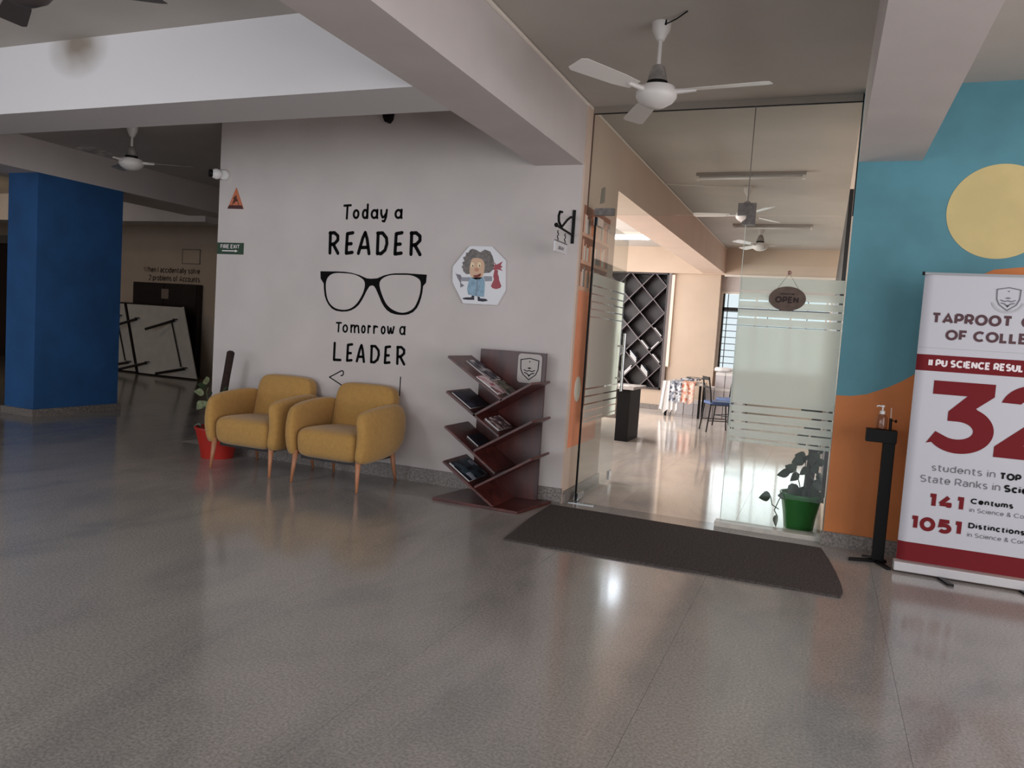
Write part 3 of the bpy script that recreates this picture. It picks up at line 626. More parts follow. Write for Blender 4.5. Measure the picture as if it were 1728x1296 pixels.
mb = MB(); ribbon(mb, [(-4.032, .772), (-4.184, .841), (-4.12, .875), (-4.06, .908), (-4.043, .911), (-4.034, .900), (-4.036, .876), (-4.048, .866), (-4.06, .866)], .010, YW)
tag(mb.build('wall_decal', ink), 'thin black hooked line painted left of the right armchair', 'wall decal')
mb = MB(); ribbon(mb, [(-3.434, .905), (-3.434, .74)], .009, YW)
tag(mb.build('wall_decal', ink), 'short vertical black stroke painted behind the right armchair', 'wall decal')

# octagonal scientist board
oc = thing('cartoon_board', 'white octagonal board with a cartoon of a frizzy-haired scientist', 'sign', (-2.73, YW, 1.82))
MB().prism([(-2.829, 2.065), (-2.621, 2.064), (-2.492, 1.952), (-2.477, 1.705), (-2.543, 1.579), (-2.857, 1.579), (-2.971, 1.756), (-2.977, 1.886)], 5.828, YW).build('board', board_white, oc, bevel=0.003)
YB = 5.8278
hairm = mat('print_grey_hair', (132, 124, 120), 0.6, var=0.25, vscale=60); skin = mat('print_skin', (214, 176, 148), 0.6); skin2 = mat('print_skin_dark', (196, 138, 112), 0.6)
coatm = mat('print_blue_coat', (150, 182, 204), 0.6, var=0.15, vscale=30); pdark = mat('print_dark', (44, 44, 58), 0.6); pred = mat('print_red', (164, 74, 84), 0.6); peye = mat('print_eye', (236, 214, 176), 0.6); pmouth = mat('print_mouth', (120, 40, 40), 0.6); ptube = mat('print_tube', (128, 120, 130), 0.6)
filled('printed_hair', [(-2.819, 2.033), (-2.794, 2.039), (-2.76, 2.03), (-2.738, 2.017), (-2.726, 2.012), (-2.684, 2.036), (-2.634, 2.02), (-2.61, 1.981), (-2.59, 1.927), (-2.599, 1.873), (-2.627, 1.845), (-2.671, 1.841), (-2.813, 1.829), (-2.841, 1.826), (-2.873, 1.849), (-2.877, 1.87), (-2.892, 1.885), (-2.877, 1.9), (-2.887, 1.924), (-2.868, 1.935), (-2.883, 1.967), (-2.86, 1.975), (-2.856, 2.005), (-2.835, 2.008)], [], YB, hairm, oc, 0.0006)
filled('printed_face', [(-2.804, 1.941), (-2.778, 1.962), (-2.734, 1.963), (-2.7, 1.949), (-2.681, 1.92), (-2.678, 1.866), (-2.69, 1.811), (-2.722, 1.787), (-2.766, 1.788), (-2.801, 1.817), (-2.815, 1.861)], [], YB-.0006, skin, oc, 0.0006, 2)
filled('printed_coat', [(-2.795, 1.800), (-2.679, 1.805), (-2.664, 1.747), (-2.665, 1.643), (-2.734, 1.645), (-2.812, 1.656), (-2.827, 1.701), (-2.815, 1.771)], [], YB-.0006, coatm, oc, 0.0006)
filled('printed_sleeve', [(-2.884, 1.799), (-2.795, 1.802), (-2.803, 1.767), (-2.881, 1.766)], [], YB, mat('print_sleeve', (150, 150, 160), .6), oc, 0.0006)
filled('printed_sleeve', [(-2.68, 1.816), (-2.603, 1.816), (-2.601, 1.777), (-2.666, 1.772)], [], YB, MATS['print_sleeve'], oc, 0.0006)
filled('printed_shoe', [(-2.779, 1.65), (-2.756, 1.651), (-2.754, 1.614), (-2.82, 1.612), (-2.854, 1.614), (-2.866, 1.624), (-2.83, 1.632), (-2.783, 1.635)], [], YB, pdark, oc, 0.0006)
filled('printed_shoe', [(-2.726, 1.645), (-2.706, 1.641), (-2.70, 1.63), (-2.65, 1.628), (-2.634, 1.620), (-2.63, 1.612), (-2.67, 1.603), (-2.72, 1.606)], [], YB, pdark, oc, 0.0006)
filled('printed_flask', [(-2.585, 1.869), (-2.553, 1.87), (-2.554, 1.84), (-2.541, 1.811), (-2.539, 1.791), (-2.514, 1.738), (-2.525, 1.722), (-2.56, 1.712), (-2.591, 1.718), (-2.609, 1.735), (-2.585, 1.79), (-2.593, 1.819)], [], YB-.0006, pred, oc, 0.0006)
filled('printed_splash', [(-2.587, 1.932), (-2.572, 1.913), (-2.554, 1.921), (-2.515, 1.944), (-2.532, 1.909), (-2.513, 1.895), (-2.533, 1.885), (-2.51, 1.864), (-2.553, 1.874), (-2.58, 1.869), (-2.605, 1.875), (-2.59, 1.891), (-2.607, 1.91), (-2.585, 1.908)], [], YB, pred, oc, 0.0006)
filled('printed_tube', [(-2.948, 1.837), (-2.935, 1.825), (-2.896, 1.819), (-2.884, 1.799), (-2.886, 1.749), (-2.854, 1.73), (-2.889, 1.711), (-2.895, 1.753), (-2.923, 1.793)], [], YB-.0006, ptube, oc, 0.0006)
def ell(cx, cz, a, b, n=20): return [(cx+a*math.cos(2*PI*k/n), cz+b*math.sin(2*PI*k/n)) for k in range(n)]
for e in (( -2.790, 1.905, .018, .022), (-2.727, 1.908, .018, .022)):
    filled('printed_eye', ell(*e), [], YB-.0012, peye, oc, 0.0005)
    filled('printed_pupil', ell(e[0]+.004, e[1]-.008, .005, .008), [], YB-.0017, pdark, oc, 0.0005)
filled('printed_nose', ell(-2.748, 1.866, .022, .016), [], YB-.0012, skin2, oc, 0.0005)
filled('printed_mouth', [(-2.778, 1.818), (-2.745, 1.822), (-2.712, 1.836), (-2.704, 1.83), (-2.712, 1.812), (-2.74, 1.802), (-2.768, 1.806)], [], YB-.0012, pmouth, oc, 0.0005)
MB().prism([(-2.737, 1.795), (-2.731, 1.795), (-2.736, 1.648), (-2.741, 1.648)], YB-.0018, YB-.0010).build('printed_coat_seam', ptube, oc)

# small wall signs
fe = thing('fire_exit_sign', 'dark green FIRE EXIT sign with white arrow', 'sign', (-5.4, YW, 1.98))
B(-5.563, -5.243, 5.842, YW, 1.935, 2.045).build('board', green_sign, fe)
lettering('lettering', 'FIRE EXIT', -5.520, -5.285, 1.990, .038, white_ink, fe, y=5.8405, wt=.17)
MB().prism([(-5.50, 1.962), (-5.34, 1.962), (-5.34, 1.954), (-5.305, 1.967), (-5.34, 1.980), (-5.34, 1.972), (-5.50, 1.972)], 5.8405, 5.8425).build('arrow', white_ink, fe)
tr = thing('warning_sign', 'small orange triangular warning sign under the camera', 'sign', (-5.355, YW, 2.47))
MB().prism([(-5.357, 2.572), (-5.455, 2.372), (-5.262, 2.368)], 5.843, YW).build('board', tri_orange, tr)
MB().prism([(-5.438, 2.405), (-5.455, 2.372), (-5.262, 2.368), (-5.279, 2.402)], 5.841, 5.8435).build('lower_band', tri_dark, tr)
b_ = MB(); ribbon(b_, [(-5.40, 2.405), (-5.357, 2.498), (-5.317, 2.403)], .007, 5.8432, .0015); b_.build('border', tri_dark, tr)
MB().prism([(-5.385, 2.425), (-5.375, 2.46), (-5.39, 2.47), (-5.365, 2.49), (-5.35, 2.46), (-5.33, 2.455), (-5.345, 2.44), (-5.365, 2.44), (-5.37, 2.42)], 5.8405, 5.8435).build('pictogram', tri_dark, tr)
cc = thing('security_camera', 'white turret security camera at the wall corner above the fire exit sign', 'camera', (-5.50, YW, 2.69))
MB().lathe([(0.045, 0), (0.05, 0.006), (0.05, 0.03), (0.042, 0.042)], (0, 0, 0)).build('base', white_plastic, cc, smooth='auto', local=True).rotation_euler = (PI/2, 0, 0)
bd = MB().puff((-5.545, 5.775, 2.69), .05, .05, .05, 1, 1, 24, 14).build('ball', white_plastic, cc, smooth=True)
ln = MB().tube([(-5.56, 5.755, 2.69), (-5.583, 5.722, 2.688)], [.034, .036], 20).build('lens', black, bd, smooth='auto')
# hanging bracket with sign, sticking out of the wall
br = thing('bracket', 'black wrought iron bracket at the right end of the white wall', 'bracket', (-1.93, YW, 2.2))
B(-1.945, -1.92, 5.838, YW, 2.10, 2.365).build('back_bar', black, br, bevel=.002)
a_ = MB().tube([(-1.932, 5.845, 2.165), (-1.932, 5.45, 2.185)], .009, 8)
a_.tube([(-1.932, 5.84, 2.305), (-1.932, 5.76, 2.295), (-1.932, 5.68, 2.26), (-1.932, 5.58, 2.20), (-1.932, 5.54, 2.185)], .009, 8)
a_.tube([(-1.932, 5.56, 2.185), (-1.932, 5.49, 2.22), (-1.932, 5.48, 2.26), (-1.932, 5.50, 2.295), (-1.932, 5.55, 2.30)], .010, 8)
a_.build('scroll_arm', black, br, smooth='auto')
MB().puff((-1.932, 5.44, 2.187), .017, .02, .017, 1, 1, 10, 8).build('finial', black, br, smooth=True)
hs = thing('hanging_sign', 'small white LIBRARY sign hanging from the iron bracket', 'sign', (-1.932, 5.56, 2.03))
B(-1.937, -1.928, 5.43, 5.715, 1.995, 2.070).build('board', board_white, hs)
B(-1.938, -1.9275, 5.43, 5.715, 2.070, 2.080).build('top_strip', grey_ink, hs)
for y_ in (5.49, 5.66):
    pts = [(-1.932, y_+.014*math.sin(k*PI/3), 2.080+.072*k/12) for k in range(13)]
    MB().tube(pts, .004, 6).build('hook', black, hs)
lettering('lettering', 'LIBRARY', 5.50, 5.64, 2.015, .028, grey_ink, hs, plane='YZ', y=-1.9275, wt=.2)
# small dark object under the cross beam
sn = thing('ceiling_sensor', 'small dark bracket on the wall just below the cross beam', 'sensor', (-3.687, YW, 3.15))
MB().prism([(-3.73, 3.20), (-3.64, 3.20), (-3.65, 3.14), (-3.675, 3.11), (-3.70, 3.112), (-3.722, 3.15)], 5.79, YW).build('body', black, sn)

# ================================================================== ARMCHAIRS
def sring(cx, cz, a, b, y, n=28, e=0.55, lean=0.0):
    r = []
    for k in range(n):
        t = 2*PI*k/n; c_, s_ = math.cos(t), math.sin(t)
        r.append(Vector((cx+a*math.copysign(abs(c_)**e, c_)+lean*s_*b, y, cz+b*math.copysign(abs(s_)**e, s_))))
    return r
def make_armchair(label):
    t = thing('armchair', label, 'armchair', (0, 0, 0), 'mustard armchairs against the white wall')
    def seatfn(p):
        q = p.copy()
        if p.z > 0: q.z *= 1-0.10*(max(0, p.y+.05)/.3)
        if p.y < 0 and p.z < 0: q.y += -p.z*0.18
        return q
    MB().puff((0, -0.02, .345), .295, .305, .135, .42, .22, 44, 22, seatfn).build('seat', fabric, t, smooth=True, local=True)
    def backfn(p):
        q = p.copy(); zz = (p.z+.28)/.56
        q.y += .10*zz; q.x *= 1-.05*max(0, zz-.4) ; q.y += -.05*(1-(p.x/.3)**2)*0.4
        return q
    MB().puff((0, .215, .565), .305, .075, .265, .38, .35, 44, 22, backfn).build('backrest', fabric, t, smooth=True, local=True)
    for s in (-1, 1):
        rings = []
        for (y, zc, hb, th, ox) in [(-.335, .44, .10, .012, .335), (-.328, .44, .165, .032, .336), (-.305, .435, .198, .046, .338), (-.25, .44, .212, .054, .343), (-.15, .45, .220, .058, .350), (0.0, .462, .222, .060, .356), (.12, .472, .218, .060, .354), (.22, .480, .205, .058, .346), (.29, .485, .18, .052, .335), (.335, .485, .14, .040, .322), (.352, .485, .07, .018, .315)]:
            rg = []
            for v in sring(0, 0, th, hb, y, 28, .62):
                bulge = .026*(1-(v.z/max(hb, .01))**2)
                rg.append(Vector((s*(ox+v.x+bulge-.012), y, zc+v.z)))
            rings.append(rg)
        MB().loft(rings).build('armrest', fabric, t, smooth=True, local=True)
    # rear shell closing the chair behind the backrest
    MB().puff((0, .285, .42), .30, .045, .17, .4, .3, 36, 16).build('back_shell', fabric, t, smooth=True, local=True)
    B(-.27, .27, -.25, .28, .205, .24).build('seat_frame', dark_wood, t, local=True)
    for sx in (-1, 1):
        for yb, yt in ((-.30, -.275), (.30, .24)):
            m_ = MB().tube([(sx*.322, yb, 0), (sx*.314, (yb+yt)/2, .13), (sx*.306, yt, .275)], [.011, .018, .024], 12)
            m_.build('leg', leg_wood, t, smooth=True, local=True)
    return t
ac = make_armchair('mustard yellow armchair on the left, beside the red plant pot')
ac.location = (-4.565, 5.45, 0)
a2 = copy_tree(ac); a2.location = (-3.680, 5.43, 0); a2['label'] = 'mustard yellow armchair on the right, nearer the magazine rack'

# ================================================================== MAGAZINE RACK
rk = thing('magazine_rack', 'dark red wooden magazine rack with slanted zigzag shelves', 'magazine rack', (-2.35, 5.55, 0))
MB().slab([(-2.77, 5.31), (-2.03, 5.285), (-1.94, 5.80), (-2.70, 5.80)], 0, .022).build('base', red_wood, rk, bevel=.002)
B(-2.625, -2.045, 5.742, 5.762, .022, 1.213).build('back_panel', red_wood_v, rk, bevel=.0015)
Y0, Y1 = 5.32, 5.742
def plank(p, q, th=.018, name='shelf', y0=Y0, y1=Y1):
    d = Vector((q[0]-p[0], 0, q[1]-p[1])); L = d.length; d.normalize(); nrm = Vector((-d.z, 0, d.x))
    a = Vector((p[0], 0, p[1])); pts = [a, a+d*L, a+d*L-nrm*th, a-nrm*th]
    return MB().prism([(v.x, v.z) for v in pts], y0, y1).build(name, red_wood, rk, bevel=.001)
Lp = [((-2.705, 1.152), (-2.228, .853)), ((-2.702, .877), (-2.232, .575)), ((-2.699, .600), (-2.245, .285)), ((-2.696, .323), (-2.24, .022))]
Rp = [((-2.468, .712), (-2.005, 1.000)), ((-2.445, .437), (-1.98, .716)), ((-2.42, .156), (-1.97, .430))]
for a, b in Lp: plank(a, b)
for a, b in Rp: plank(a, b, y1=5.74)
# right planks run on a little past the panel
pl = thing('crest_plaque', 'grey crest plaque fixed to the top of the magazine rack', 'plaque', (-2.18, 5.742, 1.09))
def rrect(x0, x1, z0, z1, r, n=5):
    pts = []
    for cx, cz, a in ((x1-r, z1-r, 0), (x0+r, z1-r, 90), (x0+r, z0+r, 180), (x1-r, z0+r, 270)):
        pts += [(cx+r*math.cos(math.radians(a+90*k/n)), cz+r*math.sin(math.radians(a+90*k/n))) for k in range(n+1)]
    return pts
MB().prism(rrect(-2.283, -2.078, .965, 1.200, .03), 5.733, 5.7405).build('plate', mat('plaque_grey', (176, 166, 162), .4), pl)
def crest(parent, cx, cz, s, y, m1, m2, laurel=True):
    sh = [(-.5, .42), (0, .52), (.5, .42), (.48, -.05), (.36, -.32), (0, -.6), (-.36, -.32), (-.48, -.05)]
    mb_ = MB(); ribbon(mb_, [(cx+a*s, cz+b*s) for a, b in sh]+[(cx+sh[0][0]*s, cz+sh[0][1]*s)], .045*s, y, .0012); mb_.build('shield', m1, parent)
    mb_ = MB(); ribbon(mb_, [(cx-.30*s, cz-.10*s), (cx-.14*s, cz-.16*s), (cx, cz-.12*s), (cx+.14*s, cz-.16*s), (cx+.30*s, cz-.10*s)], .045*s, y, .0012)
    ribbon(mb_, [(cx-.27*s, cz-.24*s), (cx-.12*s, cz-.28*s), (cx, cz-.40*s), (cx+.12*s, cz-.28*s), (cx+.27*s, cz-.24*s)], .05*s, y, .0012)
    mb_.prism([(cx-.13*s, cz), (cx, cz+.05*s), (cx+.13*s, cz), (cx, cz-.04*s)], y-.0012, y)
    mb_.prism([(cx-.05*s, cz-.33*s), (cx+.05*s, cz-.33*s), (cx, cz-.47*s)], y-.0012, y)
    mb_.prism([(cx+.035*s*math.cos(k), cz+.34*s+.035*s*math.sin(k)) for k in range(6)], y-.0012, y)
    mb_.build('emblem', m1, parent)
    if laurel:
        mb_ = MB(); ribbon(mb_, [(cx+a_[0], cz+a_[1]) for a_ in arc(0, -.12*s, .66*s, .56*s, 195, 345, 14)], .10*s, y+.0006, .0009); mb_.build('laurel', m2, parent)
crest(pl, -2.181, 1.085, .155, 5.7325, black, light_grey_ink, False)
# magazines lying on the slanted shelves
def lay(name, label, cat, shelf, t0, t1, y0, y1, th, m, group, lift=0, kids=True):
    p, q = shelf; d = Vector((q[0]-p[0], 0, q[1]-p[1])); L = d.length; d.normalize(); n = Vector((-d.z, 0, d.x))
    if n.z < 0: n = -n
    o = thing(name, label, cat, Vector((p[0], (y0+y1)/2, p[1]))+d*L*(t0+t1)/2, group)
    a = Vector((p[0], 0, p[1]))+d*L*t0+n*(lift+.001); b = Vector((p[0], 0, p[1]))+d*L*t1+n*(lift+.001)
    MB().prism([(v.x, v.z) for v in (a, b, b+n*th*.8, a+n*th*.8)], y0+.003, y1-.003).build('pages', paper_white, o)
    MB().prism([(v.x, v.z) for v in (a+n*th*.8, b+n*th*.8, b+n*th, a+n*th)], y0, y1).build('cover', m, o)
    return o
gm = 'magazines on the slanted shelves'
lay('magazine', 'grey photographic magazine at the upper left of the top shelf', 'magazine', Lp[0], .14, .60, 5.50, 5.71, .010, mag_grey, gm)
lay('magazine', 'pink magazine at the front of the top shelf', 'magazine', Lp[0], .50, .90, 5.335, 5.50, .010, mag_pink, gm)
lay('magazine', 'olive magazine low at the back of the top shelf', 'magazine', Lp[0], .63, .96, 5.51, 5.72, .012, mag_olive, gm)
lay('magazine', 'dark navy magazine on the second left shelf', 'magazine', Lp[1], .06, .42, 5.35, 5.70, .009, mag_dark, gm)
lay('magazine', 'striped booklet low on the second shelf', 'magazine', Lp[1], .66, .92, 5.38, 5.66, .012, mag_stripe, gm)
lay('magazine', 'small dark blue booklet on the third left shelf', 'magazine', Lp[2], .28, .50, 5.46, 5.68, .012, mag_dark, gm)
lay('magazine', 'navy magazine with pale picture on the lowest left shelf', 'magazine', Lp[3], .08, .48, 5.35, 5.70, .010, mag_teal, gm)

# ================================================================== DOORMAT
dm = MB(); edge = [(-1.84, 4.575), (-1.3, 4.585), (-.6, 4.60), (.205, 4.615), (.22, 4.70), (.215, 4.85), (.19, 5.1), (.15, 5.4), (.10, 5.69), (-.5, 5.70), (-1.2, 5.72), (-1.92, 5.735), (-1.90, 5.2)]
dm.slab(edge, 0.0, .012)
o = dm.build('doormat', mat_fibre, bevel=.003); tag(o, 'large dark brown fibre doormat in front of the library door', 'doormat')

# ================================================================== POTTED PLANTS
def leaf_mb(mb, base, d, size, droop=0.3, roll_=0.0):
    d = Vector(d).normalized(); side = d.cross(Vector((0, 0, 1)))
    side = side.normalized() if side.length > 1e-3 else Vector((1, 0, 0)); side = Matrix.Rotation(roll_, 3, d) @ side
    nr = side.cross(d); pr = [(0, .02), (.12, .30), (.30, .45), (.50, .42), (.75, .24), (1.0, .0)]
    vs = []; 
    for u, wv in pr:
        c_ = Vector(base)+d*u*size-Vector((0, 0, 1))*droop*size*u*u
        vs += [c_-side*wv*size+nr*.10*size*wv, c_, c_+side*wv*size+nr*.10*size*wv]
    fs = []
    for i in range(len(pr)-1):
        a = i*3; fs += [(a, a+1, a+4, a+3), (a+1, a+2, a+5, a+4)]
    mb.add(vs, fs)
def pot(t, c, rt_, rb, h, m, soilz=.04):
    x, y, z = c
    p_ = MB().lathe([(rb, 0), (rb+.3*(rt_-rb), h*.35), (rt_, h*.93), (rt_+.008, h*.94), (rt_+.008, h), (rt_-.006, h), (rt_-.012, h*.93), (rt_-.02, h-soilz)], c, 36).build('pot', m, t, smooth='auto')
    MB().lathe([(rt_-.018, h-soilz-.01), (rt_-.018, h-soilz), (.0001, h-soilz+.008)], c, 24).build('soil', soil, p_)
gp = thing('potted_plant', 'climbing pothos in a green plastic pot behind the fixed glass', 'potted plant', (-.068, 6.27, 0))
pot(gp, (-.068, 6.27, 0), .150, .108, .275, green_plastic)
MB().tube([(-.03, 6.29, .2), (-.01, 6.29, .6), (0.0, 6.29, 1.12)], [.036, .034, .032], 12).build('moss_pole', moss, gp, smooth=True)
vine = MB()
def vpath(pts): vine.tube(pts, .004, 6)
vpath([(-.10, 6.22, .25), (-.17, 6.2, .27), (-.22, 6.19, .22), (-.25, 6.18, .13), (-.22, 6.18, .08)])
vpath([(-.22, 6.19, .14), (-.27, 6.18, .17), (-.285, 6.18, .23)]); vpath([(-.06, 6.25, .24), (-.09, 6.22, .36), (-.12, 6.2, .45)])
vpath([(-.03, 6.25, .24), (-.05, 6.2, .40), (-.06, 6.2, .56)]); vpath([(.0, 6.25, .24), (.03, 6.2, .38), (.04, 6.22, .55), (.03, 6.25, .75)])
vpath([(-.02, 6.25, .5), (-.06, 6.23, .7), (-.03, 6.24, .95)])
vine.build('stem', mat('stem_green', (80, 92, 60), .6), gp, smooth=True)
for (x, y, z, dx, dz, s_) in [(-.235, 6.18, .095, .1, -1, .085), (-.285, 6.18, .235, -1, -.1, .09), (-.12, 6.2, .45, -.8, .5, .10), (-.16, 6.19, .43, -1, -.1, .10), (-.11, 6.2, .35, -.3, -.9, .11), (-.08, 6.19, .50, -.4, .7, .11), (-.05, 6.2, .34, -.2, -1, .09), (-.06, 6.2, .56, -.8, .3, .09), (-.01, 6.19, .56, .5, .7, .08), (.02, 6.2, .40, .4, -.5, .09), (.02, 6.22, .52, .6, .5, .08), (.03, 6.2, .30, .6, -.5, .09), (.0, 6.19, .32, -.5, -.8, .10), (-.09, 6.22, .30, -.8, .3, .08), (.04, 6.2, .46, .3, -1, .09), (-.03, 6.2, .48, -.9, -.6, .08), (.02, 6.22, .72, .9, .2, .11), (-.05, 6.22, .70, -.9, .1, .12), (-.03, 6.23, .92, -.9, .4, .12), (.03, 6.24, .96, .8, .3, .10), (-.02, 6.22, .82, -.8, -.6, .10), (-.17, 6.2, .25, -.9, .1, .07)]:
    lm = MB(); leaf_mb(lm, (x, y, z), (dx, -.25, dz), s_, .15, random.uniform(0.9, 1.9)); lm.build('leaf', leaf_mat, gp, smooth=True)
for k in range(16):
    a = random.uniform(PI, 2*PI); zz = random.uniform(.28, .66); rr = random.uniform(.03, .085)
    x = -.03+rr*math.cos(a); y = 6.24+rr*.8*math.sin(a)
    lm = MB(); leaf_mb(lm, (x, y, zz), (.7*math.cos(a)-.15, -.3, random.uniform(-.9, .5)), random.uniform(.06, .085), .15, random.uniform(.7, 2.2)); lm.build('leaf', leaf_mat, gp, smooth=True)
rp = thing('potted_plant', 'pothos with moss pole in a red pot behind the left armchair', 'potted plant', (-5.235, 5.60, 0))
pot(rp, (-5.235, 5.60, 0), .205, .145, .29, red_plastic)
MB().tube([(-5.22, 5.60, .2), (-5.19, 5.60, .6), (-5.165, 5.61, .8), (-5.13, 5.61, 1.0), (-5.128, 5.61, 1.015)], [.036, .036, .034, .036, .02], 12).build('moss_pole', moss, rp, smooth=True)
vine = MB(); vpath([(-5.24, 5.56, .26), (-5.28, 5.52, .45), (-5.30, 5.5, .62), (-5.28, 5.5, .66)]); vpath([(-5.20, 5.58, .55), (-5.13, 5.54, .66), (-5.09, 5.54, .68)]); vine.build('stem', MATS['stem_green'], rp, smooth=True)
for k, (x, y, z, dx, dz, s_) in enumerate([(-5.30, 5.5, .69, .2, .8, .10), (-5.33, 5.5, .60, -.6, .2, .10), (-5.31, 5.5, .66, -.6, .3, .09), (-5.27, 5.5, .58, .6, .4, .09), (-5.35, 5.52, .52, -.5, -.6, .09), (-5.24, 5.52, .56, .8, .2, .07), (-5.40, 5.55, .27, -.9, .2, .08), (-5.30, 5.52, .48, -.4, .5, .09), (-5.13, 5.54, .665, .9, .1, .05)]):
    lm = MB(); leaf_mb(lm, (x, y, z), (dx, -.25, dz), s_, .15, random.uniform(.9, 1.8)); lm.build('leaf', pale_leaf if k in (0, 1, 4, 7) else leaf_mat, rp, smooth=True)

# ================================================================== SANITISER STAND
ss = thing('sanitiser_stand', 'black foot-operated stand left of the banner', 'stand', (.45, 5.6, 0))
B(.412, .485, 5.565, 5.635, .012, .885).build('post', black, ss, bevel=.004)
B(.305, .49, 5.55, 5.645, .803, .888).build('tray', black, ss, bevel=.003)
MB().slab([(.27, 5.50), (.27, 5.53), (.50, 5.62), (.505, 5.585)], 0, .018).build('foot', black, ss)
MB().slab([(.40, 5.63), (.43, 5.645), (.520, 5.425), (.492, 5.415)], 0, .016).build('foot', black, ss)
MB().slab([(.35, 5.58), (.36, 5.60), (.45, 5.59), (.44, 5.57)], .02, .034).build('pedal', dark_metal, ss, bevel=.003)
MB().tube([(.448, 5.6, .885), (.446, 5.6, .965)], .009, 10).build('rod_socket', black, ss, smooth='auto')
MB().tube([(.446, 5.6, .96), (.443, 5.6, 1.035)], .005, 8).build('rod', mat('rod_pale', (190, 160, 140), .4), ss, smooth='auto')
MB().tube([(.452, 5.595, .952), (.470, 5.59, .95), (.472, 5.59, .95), (.482, 5.59, .95)], [.003, .003, .011, .009], 8).build('knob', black, ss)
bt = thing('pump_bottle', 'clear sanitiser bottle with white pump on the black stand', 'bottle', (.392, 5.6, .889))
MB().lathe([(.034, 0), (.036, .01), (.036, .07), (.030, .09), (.014, .10), (.014, .105)], (.392, 5.6, .889), 24).build('bottle', bottle_glass, bt, smooth='auto')
MB().lathe([(.016, .10), (.017, .12), (.008, .124), (.005, .126), (.005, .145), (.012, .148), (.012, .158), (.004, .16)], (.392, 5.6, .889), 18).tube([(.392, 5.6, 1.040), (.362, 5.59, 1.043), (.355, 5.59, 1.036)], .005, 8).build('pump', white_plastic, bt, smooth='auto')

# ================================================================== ROLL-UP BANNER
YN = 5.44
bn = thing('rollup_banner', 'tall white and maroon roll-up banner announcing exam results', 'banner', (1.0, YN, 0))
def ysheet(x):  # slight roll of the fabric at its left edge
    return YN + .018*max(0, (.60-x)/.055)**2 if x < .60 else YN
xs_ = [.545, .552, .56, .57, .58, .59, .60, 1.0, 1.45]
m_ = MB(); vs = []; fs = []
for x in xs_: vs += [(x, ysheet(x), .075), (x, ysheet(x), 1.905)]
for i in range(len(xs_)-1): fs.append((2*i, 2*i+2, 2*i+3, 2*i+1))
n0 = len(vs); vs += [(v[0], v[1]+.002, v[2]) for v in vs]; fs += [tuple(n0+i for i in f[::-1]) for f in fs]
fs += [(0, 1, n0+1, n0), (n0-2, 2*n0-2, 2*n0-1, n0-1)]
m_.add(vs, fs).build('sheet', banner_white, bn)
def band(name, z0, z1, m):
    vs = []; fs = []
    for x in xs_: vs += [(x, ysheet(x)-.0008, z0), (x, ysheet(x)-.0008, z1)]
    for i in range(len(xs_)-1): fs.append((2*i, 2*i+2, 2*i+3, 2*i+1))
    MB().add(vs, fs).build(name, m, bn)
band('printed_band', 1.300, 1.402, maroon); band('printed_band', .076, .198, maroon); band('printed_line', 1.443, 1.447, light_grey_ink)
B(.53, 1.47, YN-.045, YN+.045, .012, .070).build('base_cassette', mat('cassette_silver', (206, 202, 204), .3, .3), bn, bevel=.006)
B(.54, 1.46, YN-.006, YN+.010, 1.900, 1.915).build('top_rail', mat('rail_silver', (150, 150, 152), .35, .6), bn)
B(.528, .542, YN-.008, YN+.012, 1.897, 1.918).build('rail_cap', black, bn)
for x in (.78, 1.22): MB().slab([(x, YN-.04), (x+.035, YN-.04), (x+.075, YN-.17), (x+.04, YN-.17)], 0, .014).build('foot', dark_metal, bn)
yl = YN-.0025
def L(body, x0, x1, zb, cap, m, wt): return lettering('lettering', body, x0, x1, zb, cap, m, bn, y=yl, wt=wt)
L('TAPROOT', .604, 1.040, 1.598, .068, dark_maroon, .235)
L('GROUP', 1.085, 1.40, 1.598, .068, dark_maroon, .235)
L('OF COLLEGES', .690, 1.305, 1.498, .066, dark_maroon, .235)
L('II PU SCIENCE RESULTS', .612, 1.190, 1.330, .046, white_ink, .24)
L('students in', .692, 1.039, .672, .044, grey_ink, .13)
L('TOP', 1.061, 1.175, .666, .044, black, .25); L('10', 1.21, 1.275, .666, .044, black, .25)
L('State Ranks in', .634, 1.072, .594, .046, grey_ink, .13)
L('Science', 1.090, 1.33, .592, .046, black, .25)
L('141', .693, .887, .438, .090, maroon, .27)
L('1051', .604, .889, .283, .090, maroon, .27)
L('Centums', .923, 1.150, .494, .035, black, .24)
L('in Science & Commerce', .923, 1.36, .442, .027, grey_ink, .12)
L('Distinctions', .925, 1.224, .340, .035, black, .24)
L('in Science & Commerce', .925, 1.36, .286, .027, grey_ink, .12)
# the big "32" cut as shapes
def s32(pts): return pts
cx3 = .655
d3 = [(cx3+.0, 1.243), (cx3+.335, 1.243), (cx3+.335, 1.165), (cx3+.243, 1.085)]+_arc(cx3+.165, .945, .185, .149, 62, -142, 30)+[(cx3-.012, .846), (cx3+.035, .925)]+_arc(cx3+.150, .940, .090, .056, -130, 90, 16)+[(cx3+.095, .996), (cx3+.095, 1.055), (cx3+.190, 1.158), (cx3+.0, 1.158)]
filled('big_numeral', d3, [], yl+.001, maroon, bn, .001, 0)
x2 = 1.02
d2_ = _arc(x2+.17, 1.098, .166, .154, 165, -35, 26)+[(x2+.145, .885), (x2+.345, .885), (x2+.345, .800), (x2-.005, .800), (x2-.005, .865), (x2+.198, 1.055)]+_arc(x2+.163, 1.106, .060, .058, -42, 150, 14)
filled('big_numeral', d2_, [], yl+.001, maroon, bn, .001, 0)
crest(bn, 1.003, 1.772, .124, yl, grey_ink, light_grey_ink, True)

